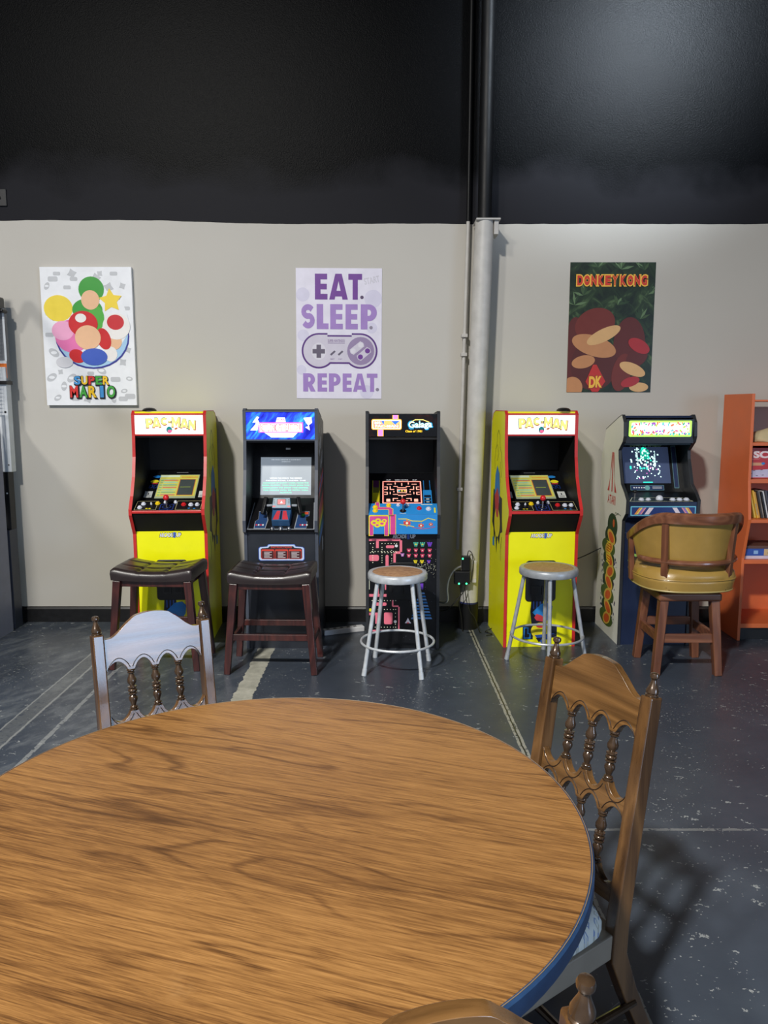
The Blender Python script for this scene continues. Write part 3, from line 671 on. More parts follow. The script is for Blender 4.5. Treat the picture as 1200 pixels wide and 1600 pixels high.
def cab_yellow(loc, rz, mirror, label):
    t = thing('arcade_cabinet', label, 'arcade cabinet', loc, rz, 'arcade cabinets along the wall')
    s = -1 if mirror else 1
    cab_shell(t, PROF_Y, YEL, RED, left_art=yellow_art, right_art=yellow_art)
    inner(t, 0.09, 0.52, 1.540, 1.555, YEL, 'top_panel'); inner(t, 0.515, 0.53, 0.0, 1.46, BLACKM, 'rear_panel')
    inner(t, 0.10, 0.46, 1.385, 1.397, BLACKM, 'marquee_shelf'); inner(t, 0.455, 0.47, 1.10, 1.40, BLACKM)
    # lit marquee
    mb = MB(); mb.box(-IW, IW, 0.086, 0.10, 1.408, 1.532, EW); fr = frame((0, 0.086, 1.47), (1, 0, 0), (0, 0, 1))
    L1, L2, L3 = em('gold', (255, 222, 120), 0.75), em('teal', (20, 140, 140), 0.1), em('orange', (196, 92, 20), 0.12); WH = em('pale', (255, 246, 190), 1.2)
    bx = [('P', -.128, .010, .042, .058), ('A', -.082, .014, .052, .060), ('C', -.030, .022, .042, .046), ('-', .004, .018, .014, .007), ('M', .044, .016, .052, .060), ('A', .098, .008, .050, .058), ('N', .148, -.002, .042, .058)]
    for ch, a, b, w, h in bx:
        c_, s_ = math.cos(-a*.5), math.sin(-a*.5); tilt = lambda u, v, c=0.0, a=a, b=b, c_=c_, s_=s_: fr(a + u*c_ - v*s_, b + u*s_ + v*c_, c)
        for g_, dx, dy, mm, l_ in ((.0045, .001, -.002, L3, 1), (.0025, -.0012, .0012, L2, 2), (0, 0, 0, L1, 3)): mb.shape(LET[ch], -w/2 - g_ + dx, -h/2 - g_ + dy, w + 2*g_, h + 2*g_, tilt, mm, l_)
    mb.ell(.0, -.034, .019, .022, fr, L2, 4); mb.ell(.003, -.043, .014, .010, fr, em('rose', (230, 90, 130), 0.8), 5); mb.ell(.044, -.026, .012, .006, fr, L3, 4, rot=0.4); mb.rect(-.05, -.036, -.03, -.033, fr, L2, 4)
    mb.build('marquee', t)
    for z in (1.534, 1.398):
        mb = MB(); mb.box(-IW, IW, 0.078, 0.094, z, z + 0.010, RED); mb.build('trim_strip', t)
    # monitor bezel, deeply reclined
    gb = mat('bezel_black', (18, 19, 22), 0.25)
    def bez(mb, fr, L_):
        mb.ell(-.165*s, .33, .028, .018, fr, AYEL); mb.rect(-.185*s, .30, -.14*s, .308, fr, ARED); mb.ell(-.155*s, .385, .03, .014, fr, ABLUE)
        for k in range(2): mb.line([(-.19*s + k*.03*s, .25), (-.17*s + k*.03*s, .26), (-.17*s + k*.03*s, .29), (-.19*s + k*.03*s, .28)], .004, fr, mat('bez_blue', (30, 60, 130), .4), 1, True)
        for sg in (-1, 1):
            a = .182*sg; mb.rect(a - .026, .145, a + .026, .215, fr, mat('card', (205, 208, 206), .5)); mb.text('7' if sg*s > 0 else '-', a, .185, .008, .02, fr, ANAVY, 2)
            for k in range(3): mb.rect(a - .018, .152 + k*.008, a + .018, .155 + k*.008, fr, mat('card_line', (120, 122, 124), .5), 2)
        mb.rect(-.03, L_ - .04, .05, L_ - .035, fr, mat('card_line', (120, 122, 124), .5))
    b_, fr, L_ = sloped(t, 'monitor_bezel', 0.05, 0.905, 0.455, 1.145, gb, bez)
    f2 = lambda a, b, c=0.0: fr(a, b, c + 0.002)
    mb = MB(); x0, x1, v0, v1 = -.135, .135, .135, .405
    YB = em('screen yellow', (190, 184, 84), 0.28); GR = em('screen grey', (66, 74, 74), 0.10)
    mb.prism([(x0, v0), (x1, v0), (x1, v1), (x0, v1)], fr, 0.002, em('screen dull', (150, 160, 130), 0.22))
    mb.rect(x0 + .005, v0 + .02, x1 - .005, v1 - .005, f2, YB); mb.rect(x0 + .005, v1 - .03, .0, v1 - .008, f2, em('screen pale', (190, 205, 180), 0.35), 2)
    mb.rect(.005, v0 + .03, x1 - .02, v1 - .055, f2, em('rim red', (190, 110, 50), 0.2), 2); mb.rect(.010, v0 + .034, x1 - .024, v1 - .060, f2, GR, 3)
    mb.text('SCOREBOARD', .07, v1 - .032, .11, .014, f2, em('txt orange', (205, 110, 40), 0.25), 3, 0.02); mb.rect(.02, v0 + .12, .09, v0 + .124, f2, em('scan', (150, 170, 60), 0.3), 4)
    pal = [em('row a', (110, 160, 120), .2), em('row b', (200, 110, 90), .2), em('row c', (150, 190, 160), .25)]
    for k in range(7):
        mb.rect(x0 + .012, v0 + .03 + k*.028, x0 + .03, v0 + .038 + k*.028, f2, pal[0], 3); mb.rect(x0 + .035, v0 + .03 + k*.028, -.005, v0 + .040 + k*.028, f2, pal[(k*2 + 1) % 3], 3); mb.rect(x0 + .012, v0 + .042 + k*.028, -.02, v0 + .047 + k*.028, f2, pal[2], 3)
    mb.build('screen', t)
    # control deck
    pale = mat('deck_line', (190, 180, 130), .5)
    def deck(mb, fr, L_):
        for x0, x1 in ((-.21, -.075), (.05, .21)): mb.line([(x0, .012), (x1, .012), (x1, L_ - .012), (x0, L_ - .012)], .0025, fr, pale, 1, True)
        mb.rrect(-.055, .008, .035, .085, .006, fr, mat('deck_blue', (34, 52, 120), .4)); mb.rrect(-.048, .014, .028, .078, .006, fr, mat('bezel_black', (18, 19, 22), .25), 2)
        mb.ell(-.01, .046, .03, .022, fr, mat('deck_blue', (34, 52, 120), .4), 3); mb.ell(-.01, .046, .024, .017, fr, ANAVY, 4)
        for a, b in ((-.135, .03), (-.115, .03), (.135, .03), (.17, .026)): mb.ell(a, b, .008, .005, fr, AYEL if a < 0 else ABLUE)
    d_, fr, L_ = sloped(t, 'control_deck', -0.080, 0.922, 0.045, 0.975, mat('deck_black', (20, 20, 23), .35), deck)
    WB = mat('button_white', (214, 218, 230), .3); YB_ = mat('button_yellow', (240, 205, 30), .3); RB = mat('button_red', (205, 34, 40), .3)
    for a, b, mm, r in ((-.165, .085, WB, .014), (-.18, .04, WB, .014), (-.115, .085, WB, .006), (-.075, .092, YB_, .015), (-.028, .105, WB, .010), (.038, .105, WB, .011), (.095, .075, RB, .015), (.142, .072, WB, .015), (.183, .072, WB, .014)):
        button(t, fr, a, b, mm, r)
    joystick(t, fr, -.01, .05, RB)
    mb = MB(); mb.box(-IW, IW, -0.088, -0.068, 0.905, 0.924, RED); mb.build('trim_strip', t, bevel=0.004)
    sloped(t, 'front_apron', 0.004, 0.775, -0.078, 0.905, BLACKM)
    # kick panel with its lettering and loose colour shapes
    mb = MB(); mb.box(-IW, IW, 0.004, 0.018, 0.0, 0.778, YEL); fr = FG(0.004)
    logo_text(mb, fr, 0.0, 0.750, 0.145, WHITE, ANAVY)
    if mirror or True:
        mb.flat([(-.055, .33), (.02, .33), (.03, .16), (-.01, .09), (-.05, .14), (-.062, .24)], fr, ANAVY, 1)
        for k in range(3): mb.rect(-.045 + k*.022, .26, -.037 + k*.022, .33, fr, mat('art_mid_blue', (44, 84, 170), .4), 2)
        mb.flat([(-.05, .235), (.01, .292), (.06, .30), (.085, .275), (.08, .22), (.055, .18), (.0, .19)], fr, ABLUE, 3)
        mb.flat([(-.035, .20), (-.02, .225), (.01, .215), (.04, .195), (.03, .17), (-.02, .18)], fr, ARED, 4)
        mb.ell(.01, .11, .065, .055, fr, AYEL, 4); mb.ell(.012, .145, .034, .016, fr, ARED, 5)
        mb.flat([(-.11, .05), (-.11, .145), (-.04, .145), (-.04, .05)], fr, ANAVY, 1); mb.flat([(.05, .06), (.05, .145), (.12, .145), (.12, .06)], fr, ANAVY, 1)
        mb.line([(-.10, .06), (-.10, .13), (-.075, .13), (-.075, .09), (-.06, .09), (-.06, .06)], .008, fr, ABLUE, 2, True)
        mb.flat([(-.03, .08), (.02, .02), (.03, .055), (.08, .04), (.06, .075), (.11, .09), (.03, .085)], fr, mat('art_mid_blue', (44, 84, 170), .4), 5); mb.flat([(-.02, .06), (.0, .03), (.03, .065)], fr, ANAVY, 6)
    mb.build('kick_panel', t)
    coin_door(t, 0.004, -.10, .102, .312, .585)
    return t
Y1 = cab_yellow((-1.405, 4.995, 0), R(3.5), False, 'yellow arcade cabinet with red trim, leftmost in the row below the white canvas print')
Y2 = cab_yellow((1.032, 4.965, 0), R(3.0), True, 'yellow arcade cabinet with red trim standing just right of the column')
cord([(1.29, 5.36, 0.50), (1.36, 5.40, 0.505), (1.44, 5.42, 0.53), (1.56, 5.45, 0.58)], 0.004, CB, Y2)
cord([(0.80, 5.30, 0.05), (0.76, 5.36, 0.004), (0.72, 5.30, 0.004), (0.76, 5.24, 0.004), (0.715, 5.21, 0.004)], 0.003, CB, Y2)
def puck(loc, label):
    mb = MB(); mb.lathe([(0, .045), (.006, .046), (.016, .036), (.021, .018), (.022, 0)], (0, 0, 0), (0, 0, 1), BLACK, 24); o = mb.build('dome_cap'); o.location = loc; tag(o, label, 'cap')
puck((-1.545, 5.11, 1.5585), 'small black dome on top of the left yellow cabinet')
puck((1.175, 5.08, 1.5585), 'small black dome on top of the right yellow cabinet')

# --- dark cabinet with the flight yoke
NAVY = mat('cab_charcoal', (36, 40, 48), 0.38)
PROF_T = [(0, 0), (0, 0.775), (-0.035, 0.79), (-0.040, 0.86), (0.0, 1.02), (0.035, 1.18), (0.055, 1.37), (0.055, 1.560), (0.075, 1.572), (0.10, 1.572), (0.36, 1.515), (0.53, 1.48), (0.53, 0)]
def yoke_side(mb, fr):
    wh = mat('art_offwhite', (200, 204, 208), .45); rnd = random.Random(3)
    for k in range(16):
        a, b = rnd.uniform(.12, .42), rnd.uniform(1.08, 1.45); w = rnd.uniform(.006, .035); mb.flat([(a - w, b - w*1.4), (a + w*.4, b - w), (a + w, b + w*1.6), (a - w*.3, b + w)], fr, wh, 1)
    cl = [ARED, ANAVY, ARED, mat('art_orange', (226, 130, 50), .45), AYEL, mat('art_green', (60, 140, 120), .45), ABLUE]
    zs = [1.12, 1.03, 0.97, 0.90, 0.86, .82, .78, .72]
    for k in range(7): mb.flat([(.06, zs[k + 1] - .05), (.44, zs[k + 1] + .05), (.44, zs[k] + .05), (.06, zs[k] - .05)], fr, cl[k], 2)
    mb.flat([(.06, 1.02), (.44, 1.12), (.44, 1.14), (.06, 1.04)], fr, ABLUE, 3); mb.rect(.30, .60, .38, .70, fr, wh, 2)
t = thing('arcade_cabinet', 'dark charcoal arcade cabinet with blue lit marquee and a flight yoke', 'arcade cabinet', (-0.668, 4.93, 0), 0, 'arcade cabinets along the wall')
cab_shell(t, PROF_T, NAVY, mat('trim_slate', (70, 76, 88), .4), right_art=yoke_side)
inner(t, 0.07, 0.10, 1.557, 1.570, NAVY, 'top_panel'); sloped(t, 'top_panel', 0.10, 1.565, 0.53, 1.475, NAVY); inner(t, 0.515, 0.53, 0, 1.47, BLACKM, 'rear_panel')
inner(t, 0.08, 0.44, 1.355, 1.368, BLACKM, 'marquee_shelf')
gm = G('lit_marquee_blue'); co = gm.coord((5, 1, 22), (0, 0.9, 0)); nz = gm.noise(co, 1.0, 3, .6, .3)
mcol = gm.ramp(nz, [(.33, rgb(10, 14, 150)), (.48, rgb(30, 60, 230)), (.60, rgb(40, 130, 255)), (.75, rgb(90, 220, 255))])
gm.set(Base_Color=mcol, Roughness=.35, Emission_Color=mcol, Emission_Strength=1.0)
mb = MB(); mb.box(-IW, IW, 0.060, 0.075, 1.378, 1.552, gm.m); fr = frame((0, 0.060, 1.465), (1, 0, 0), (0, 0, 1))
LW = em('white', (255, 255, 255), 0.95); LP = em('magenta', (230, 90, 200), 0.9); LY = em('cream', (255, 246, 190), 0.8)
mb.flat([(-.11, -.04), (.115, -.04), (.08, -.075), (-.06, -.075)], fr, LW, 1); mb.flat([(-.142, -.044), (.146, -.044), (.146, .022), (-.142, .022)], fr, LP, 2); mb.flat([(-.134, -.038), (.138, -.038), (.138, .014), (-.134, .014)], fr, LW, 3)
LPD = em('violet', (196, 70, 150), 0.35)
for s_, a_, w_0 in (('RETURN', -.082, .090), ('OF', -.018, .026), ('THE', .020, .038), ('JEDI', .085, .078)):
    mb.text(s_, a_, -.013, w_0, .038, fr, LPD, 4, .03, grow=.008); mb.text(s_, a_, -.013, w_0, .038, fr, LY, 5, .02)
mb.flat([(-.03, .02), (.035, .02), (.03, .052), (-.02, .052)], fr, LW, 1); mb.text('ATARI', .004, .040, .05, .014, fr, LPD, 4, .02)
for P in ([(-.195, -.03), (-.16, .01), (-.15, .05), (-.135, .02), (-.15, -.03)], [(-.18, .02), (-.15, .06), (-.135, .055), (-.16, .02)], [(.15, .05), (.20, .055), (.205, .02), (.18, .0), (.165, .02)], [(.16, -.01), (.19, -.03), (.185, .0)]): mb.flat(P, fr, LW, 2)
mb.build('marquee', t)
for z in (1.552, 1.368):
    mb = MB(); mb.box(-IW, IW, 0.052, 0.070, z, z + 0.010, mat('trim_slate', (70, 76, 88), .4)); mb.build('trim_strip', t)
sloped(t, 'monitor_bezel', 0.245, 0.92, 0.36, 1.36, mat('bezel_black', (18, 19, 22), .25))
frb = frame((0, 0.245, 0.92), (1, 0, 0), (0, 0.115, 0.44)); f2 = lambda a, b, c=0.0: frb(a, b, c + 0.003)
gs = G('lit_grey_screen'); cs = gs.coord((1, 1, 1)); sc_ = gs.ramp(gs.noise(cs, 1.5, 2), [(.3, rgb(146, 156, 166)), (.7, rgb(168, 178, 186))]); gs.set(Base_Color=sc_, Emission_Color=sc_, Emission_Strength=.55, Roughness=.25)
mb = MB(); mb.prism([(-.172, .075), (.172, .075), (.172, .335), (-.172, .335)], frb, .003, gs.m)
GT = em('green text', (110, 240, 190), .9); GW = em('white text', (225, 232, 236), .8)
for k, (s_, w, mm) in enumerate((('OBI-WAN KENOBI IS GONE BUT', .20, GW), ('HIS PRESENCE IS FELT', .06, GW))): mb.text(s_, 0, .318 - k*.014, w, .005, f2, mm, 1, .01)
for k, (s_, w) in enumerate((('WITHIN THE FORCE. THE EMPIRE\'S', .22), ('DEATH STAR, UNDER THE', .27), ('COMMAND OF DARTH VADER, NEARS THE', .31), ('REBEL PLANET. YOU MUST JOIN THE', .32), ('REBELLION TO STOP THE EMPIRE.', .31), ('THE FORCE WILL BE WITH YOU.', .31), ('ALWAYS', .08))): mb.text(s_, 0, .190 - k*.0165, w, .009, f2, GT if k > 1 else GW, 1, .02)
mb.build('screen', t)
mb = MB(); mb.box(-.012, .018, -.006, 0, -.004, .008, WHITE); o = mb.build('camera_clip', t); o.location = (0.01, .345, 1.30)
gl = mat('deck_grey_line', (150, 156, 164), .4)
def deck(mb, fr, L_):
    mb.line([(-.20, L_ - .05), (-.215, .012), (.215, .012), (.20, L_ - .05)], .006, fr, gl, 1)
    for sg in (-1, 1):
        P = [(.085, .018), (.165, .018), (.168, .085), (.155, .10), (.155, .125), (.175, .14), (.175, .185), (.10, .19)] if sg > 0 else [(-.10, .018), (-.175, .018), (-.175, .085), (-.155, .11), (-.16, .185), (-.11, .19), (-.09, .10)]
        mb.flat(P, fr, gl, 1); c = (sum(p[0] for p in P)/len(P), sum(p[1] for p in P)/len(P)); mb.flat([(c[0] + (p[0] - c[0])*.9, c[1] + (p[1] - c[1])*.94) for p in P], fr, mat('deck_navy', (38, 66, 112), .4), 2)
        for k, mm in enumerate((ARED, WHITE, ARED, WHITE)): mb.rect(c[0] - .028 + k*.014, .045, c[0] - .018 + k*.014, .058, fr, mm, 3)
    mb.rect(.105, .155, .168, .178, fr, mat('deck_orange', (220, 90, 50), .4), 3)
d_, fr, L_ = sloped(t, 'control_deck', -.028, .795, .24, .975, mat('deck_black', (20, 20, 23), .35), deck)
button(t, fr, .135, .148, mat('button_green', (50, 170, 60), .3), .012)
for a in (-.055, .0, .055): button(t, fr, a, .018, STEEL, .014)
yk = MB(); P0 = fr(0, .055, 0); n_ = fr(0, 0, 1) - fr(0, 0, 0)
V = [(-.058, .04), (.058, .04), (.062, .155), (-.062, .155)]
nv = mat('yoke_blue', (44, 86, 128), .4); yk.prism(V, fr, .055, nv)
ff = lambda a, b, c=0.0: fr(a, b, c + .055)
yk.flat([(-.05, .045), (-.012, .045), (-.008, .13), (-.03, .13)], ff, ARED, 1); yk.flat([(.05, .045), (.012, .045), (.008, .13), (.03, .13)], ff, ARED, 1); yk.rect(-.004, .045, .004, .13, ff, ANAVY, 1)
Y = yk.build('yoke_housing', t, bevel=.004)
mb = MB(); q = fr(0, .165, .07); fh = frame(q - Vector((0, .0, .0)), (1, 0, 0), (0, .35, .94))
mb.prism([(-.062, -.025), (.062, -.025), (.055, .045), (-.055, .045)], fh, .03, mat('yoke_panel', (92, 128, 150), .4)); f3 = lambda a, b, c=0.0: fh(a, b, c + .03)
mb.rrect(-.03, -.005, .03, .038, .006, f3, ANAVY, 1); mb.rrect(-.025, .0, .025, .034, .005, f3, ARED, 2); mb.flat([(-.008, .008), (.008, .008), (0, .026)], f3, WHITE, 3)
for a in (-.048, .048): mb.rect(a - .010, -.018, a + .010, -.008, f3, ARED, 1); [mb.rect(a - .006, .008 + k*.011, a + .006, .013 + k*.011, f3, ANAVY, 1) for k in range(3)]
mb.build('yoke_head', t, bevel=.003)
for sg in (-1, 1):
    mb = MB(); c = q + Vector((sg*.10, .0, .0)); mb.cyl(q + Vector((sg*.06, .005, 0)), c, .008, gl, n=10)
    mb.bar(c + Vector((sg*.002, .02, .05)), c + Vector((sg*.022, -.03, -.055)), .026, .034, BLACK, w1=.022, d1=.036); mb.build('yoke_handle', t, bevel=.004)
mb = MB(); mb.box(-IW, IW, .004, .018, 0, .79, NAVY); fr = FG(.004)
P = [(-.150, .60), (-.140, .59), (.140, .59), (.150, .60), (.150, .672), (.140, .682), (.095, .686), (.085, .700), (-.085, .700), (-.095, .686), (-.140, .682), (-.150, .672)]
sc = lambda k, l: [(p[0]*k, .645 + (p[1] - .645)*l) for p in P]
mb.flat(sc(1, 1), fr, mat('plate_blue', (56, 96, 190), .4), 1); mb.flat(sc(.975, .94), fr, mat('plate_pale', (196, 212, 240), .4), 2); mb.flat(sc(.90, .76), fr, mat('plate_dark', (38, 34, 42), .4), 3)
mb.text('INSTRUCTIONS', 0, .680, .135, .012, fr, mat('plate_red', (214, 70, 56), .4), 4, .03)
for k in (-1, 0, 1):
    a = k*.089; mb.rrect(a - .042, .602, a + .042, .666, .006, fr, mat('plate_red', (214, 70, 56), .4), 4); mb.rrect(a - .0385, .605, a + .0385, .655, .004, fr, mat('plate_brown', (74, 36, 40), .4), 5)
    for j in range(5): mb.rect(a - .024, .646 - j*.009, a + (.012 if j % 2 else .026), .650 - j*.009, fr, mat('plate_txt', (214, 204, 206), .5), 6)
mb.rect(-.006, .055, .004, .075, fr, ABLUE, 1); mb.rect(.004, .055, .018, .075, fr, AYEL, 1)
mb.build('kick_panel', t)

# --- black cabinet with the maze screen
PROF_M = [(0, 0), (0, 0.765), (-0.045, 0.775), (-0.055, 0.90), (-0.03, 0.95), (0.02, 1.06), (0.06, 1.20), (0.075, 1.36), (0.075, 1.545), (0.09, 1.555), (0.50, 1.535), (0.53, 1.50), (0.53, 0)]
t = thing('arcade_cabinet', 'black arcade cabinet with pink maze artwork and blue control deck', 'arcade cabinet', (0.122, 4.925, 0), 0, 'arcade cabinets along the wall')
KB = mat('cab_black', (17, 18, 22), .3)
cab_shell(t, PROF_M, KB, mat('trim_black', (44, 46, 50), .4))
inner(t, 0.085, 0.52, 1.525, 1.540, KB, 'top_panel'); inner(t, 0.515, 0.53, 0, 1.49, BLACKM, 'rear_panel'); inner(t, 0.09, 0.46, 1.375, 1.387, BLACKM, 'marquee_shelf'); inner(t, .455, .47, 1.10, 1.39, BLACKM)
gm = G('marquee_black'); n1 = gm.noise(gm.coord((1, 1, 1)), 7, 3, .6)
gm.set(Base_Color=gm.ramp(n1, [(.5, rgb(10, 10, 13)), (.72, rgb(70, 26, 16))]), Roughness=.2)
mb = MB(); mb.box(-IW, IW, 0.080, 0.095, 1.395, 1.535, gm.m); fr = frame((0, .080, 1.465), (1, 0, 0), (0, 0, 1))
OR, CR, MG, BLs = em('marq orange', (255, 170, 60), 1.0), em('marq cream', (255, 244, 215), 1.5), em('marq pink', (240, 120, 230), 1.1), em('marq blue', (40, 110, 230), 1.0)
mb.rect(-.068, .03, -.028, .068, fr, OR, 1); mb.rect(-.062, .03, -.034, .068, fr, MG, 2); mb.rect(-.165, -.068, -.125, -.025, fr, OR, 1); mb.rect(-.159, -.066, -.131, -.025, fr, MG, 2)
mb.rrect(-.203, -.026, -.008, .042, .012, fr, OR, 3); mb.rrect(-.198, -.021, -.013, .037, .010, fr, CR, 4); mb.rrect(-.192, -.016, -.019, .032, .008, fr, OR, 5); mb.rrect(-.190, -.014, -.021, .030, .008, fr, em('marq pale', (250, 190, 110), 0.75), 6)
mb.flat([(-.14, .03), (-.12, .03), (-.125, .005)], fr, BLs, 7); mb.flat([(-.075, .03), (-.022, .03), (-.05, .006)], fr, BLs, 7)
MGD = em('marq plum', (170, 40, 140), 0.35)
for s_, a_, b_, w_0, h_ in (('MS.', -.160, .018, .046, .018), ('PAC-MAN', -.105, -.003, .150, .018)): mb.text(s_, a_, b_, w_0, h_, fr, MGD, 8, .02, grow=.007); mb.text(s_, a_, b_, w_0, h_, fr, CR, 9, .02)
GA, GB, GC = em('gal green', (120, 220, 170), .9), em('gal cyan', (40, 150, 200), .9), em('gal gold', (240, 220, 120), .9)
mb.text('Galaga', .113, .002, .150, .050, fr, GB, 1, .03, grow=.014, rot=.03); mb.text('Galaga', .113, .002, .150, .050, fr, em('gal pale', (220, 246, 210), 1.3), 2, .02, rot=.03)
mb.line([(.045, .02), (.08, .038), (.13, .038), (.17, .022)], .005, fr, GC, 3); mb.line([(.04, -.016), (.05, -.022), (.07, -.02)], .004, fr, GB, 3)
mb.text('Class of 1981', .070, -.036, .108, .014, fr, em('gal yellow', (250, 200, 40), 1.1), 3, .03)
mb.build('marquee', t)
def bez(mb, fr, L_):
    for v0, v1, mm in ((.30, .38, mat('bz_plum', (96, 40, 84), .4)), (.24, .30, mat('bz_olive', (130, 120, 50), .4)), (.14, .24, AYEL), (.05, .14, AMAG)): mb.rect(-.198, v0, -.155, v1, fr, mm)
    for a in (-.199, -.154): mb.rect(a - .002, .05, a + .002, .38, fr, AYEL, 2)
    mb.rrect(.142, .115, .200, .27, .006, fr, ALBL); [mb.rrect(.148, .125 + k*.032, .194, .150 + k*.032, .004, fr, ANAVY, 2) for k in range(3)]; [mb.ell(.171, .137 + k*.032, .012, .007, fr, mat('bz_pale', (190, 196, 200), .4), 3) for k in range(2)]
    for a in (.15, .192): mb.rect(a - .002, .05, a + .002, .38, fr, ABLUE, 1)
b_, fr, L_ = sloped(t, 'monitor_bezel', 0.055, 0.885, 0.455, 1.125, mat('bezel_black', (18, 19, 22), .25), bez)
mb = MB(); mb.prism([(-.135, .115), (.135, .115), (.135, .405), (-.135, .405)], fr, .002, em('screen black', (10, 8, 14), .05)); f2 = lambda a, b, c=0.0: fr(a, b, c + .002)
PK, RD = em('maze pink', (255, 170, 150), .95), em('maze red', (160, 40, 50), .5)
def maze(P, closed=False, w=.0065):
    for s_ in (1, -1): mb.line([(a*s_, .118 + b) for a, b in P], w, f2, PK, 2, closed)
cx = .128
mb.line([(-cx, .006 + .118), (cx, .124), (cx, .245 + .118), (-cx, .363)], .009, f2, PK, 2, True); mb.line([(-cx + .004, .010 + .118), (cx - .004, .128), (cx - .004, .359), (-cx + .004, .359)], .004, f2, RD, 3, True)
for P in ([(.118, .155), (.10, .155), (.10, .185), (.118, .185)], [(.118, .10), (.10, .10), (.10, .125), (.118, .125)]): maze(P)
for P in ([(.10, .045), (.09, .045)], [(.0, .20), (.0, .225)], [(.045, .215), (.045, .235)], [(.08, .19), (.08, .155), (.055, .155)], [(.03, .19), (.055, .19)], [(.07, .215), (.10, .215)], [(.0, .175), (.03, .175)], [(.03, .10), (.06, .10)], [(.08, .125), (.08, .105)], [(.0, .09), (.025, .09)], [(.0, .09), (.0, .07)], [(.03, .055), (.06, .055), (.06, .03)], [(.0, .03), (.035, .03)], [(.0, .03), (.0, .05)], [(.03, .125), (.03, .155)], [(.0, .155), (.03, .155)], [(.0, .12), (.03, .12)], [(.055, .125), (.055, .135)]): maze(P)
for s_ in (-1, 1): mb.rrect(s_*.093 - .013, .137, s_*.093 + .013, .168, .003, f2, PK, 2)
for x_, c_ in ((-.02, (90, 200, 210)), (.0, (240, 200, 80)), (.02, (240, 120, 80))): mb.ell(x_, .118 + .138, .007, .007, f2, em('dot%d' % c_[0], c_, .9), 4, 12)
mb.text('1UP', -.09, .382, .03, .006, f2, GW, 2, .02); mb.text('HIGH SCORE', 0, .382, .09, .006, f2, GW, 2, .02); mb.text('2UP', .09, .382, .03, .006, f2, GW, 2, .02)
mb.build('screen', t)
def deck(mb, fr, L_):
    mb.line([(-.165, L_), (-.165, .062), (-.09, .062), (-.078, .048), (-.078, 0)], .030, fr, AYEL, 1); mb.line([(-.165, L_), (-.165, .062), (-.09, .062), (-.078, .048), (-.078, 0)], .022, fr, AMAG, 2)
    mb.ell(.0, .035, .022, .016, fr, ANAVY, 1); mb.line([(.205, .02), (.205, .065)], .010, fr, AYEL, 1); mb.line([(.12, L_ - .012), (.19, L_ - .012)], .005, fr, APALE, 1)
    mb.text('STICK', 0, .007, .04, .006, fr, APALE, 1, .02)
d_, fr, L_ = sloped(t, 'control_deck', -0.055, 0.905, 0.045, 0.962, ALBL, deck)
YB_ = mat('button_yellow', (240, 205, 30), .3); WB = mat('button_white', (214, 218, 230), .3); RB = mat('button_red', (205, 34, 40), .3)
for a, b, mm, r in ((-.178, .072, YB_, .016), (-.178, .035, YB_, .016), (-.092, .092, YB_, .015), (-.03, .095, WB, .011), (.03, .095, WB, .011), (.105, .06, RB, .015), (.165, .055, WB, .016)): button(t, fr, a, b, mm, r)
joystick(t, fr, 0, .035, RB)
mb = MB(); mb.box(-IW, IW, -.054, -.040, .775, .905, ALBL); fr = FG(-.054)
mb.line([(-.205, .775), (-.205, .885), (-.105, .885), (-.105, .775)], .030, fr, AYEL, 1); mb.line([(-.203, .775), (-.203, .882), (-.107, .882), (-.107, .775)], .022, fr, AMAG, 2); mb.rect(-.085, .775, -.045, .905, fr, AYEL, 1); mb.rect(-.081, .775, -.049, .905, fr, AMAG, 2)
for k, (a, b, r) in enumerate(((-.185, .85, .022), (-.16, .865, .018), (-.135, .845, .024), (-.165, .835, .02), (-.12, .862, .016))): mb.ell(a, b, r, r*.8, fr, AYEL, 3, 12); mb.ell(a, b, r*.5, r*.3, fr, AMAG, 4, 10)
mb.line([(-.03, .875), (.02, .875), (.06, .862), (.12, .86), (.16, .88), (.205, .868)], .005, fr, AYEL, 1); mb.line([(.06, .82), (.12, .81), (.17, .815), (.205, .825)], .003, fr, ARED, 1)
for a, b, k in ((.025, .848, 1.0), (.115, .832, .75), (.178, .84, .55)): mb.ell(a, b, .024*k, .012*k, fr, ARED, 2, 14); mb.flat(star(a, b, .028*k, .5, 6), fr, mat('art_orange', (226, 130, 50), .45), 1); mb.ell(a, b, .008*k, .008*k, fr, APALE, 3, 10)
mb.line([(-.02, .84), (.07, .825)], .004, fr, AYEL, 1)
mb.build('front_apron', t, bevel=.004)
mb = MB(); mb.box(-IW, IW, .004, .018, 0, .775, KB); fr = FG(.004)
logo_text(mb, fr, .01, .752, .155, WHITE, ANAVY)
# maze walls: tubes of pink with dots between
def w_(P, w=.016): mb.line(P, w, fr, APINK, 2)
w_([(-.22, .73), (-.02, .73)]); w_([(-.012, .72), (-.012, .655)]); w_([(-.02, .645), (-.045, .645)]); w_([(-.053, .635), (-.053, .56)]); w_([(-.165, .725), (-.165, .682)], .018)
mb.rrect(-.11, .675, -.055, .693, .009, fr, APINK, 2); mb.rrect(-.222, .59, -.155, .63, .012, fr, APINK, 2); mb.rrect(-.112, .53, -.092, .63, .010, fr, APINK, 2)
w_([(-.222, .36), (-.112, .36)], .018); w_([(-.165, .36), (-.165, .42)], .018); mb.rrect(-.18, .29, -.105, .312, .010, fr, APINK, 2); w_([(-.065, .325), (-.065, .29)], .010); w_([(-.062, .287), (-.03, .287)], .010); w_([(-.024, .28), (-.024, .13)], .010); w_([(-.03, .122), (-.20, .122)], .010)
mb.rrect(-.122, .165, -.066, .245, .010, fr, APINK, 2); w_([(-.222, .235), (-.17, .235), (-.17, .175)], .018)
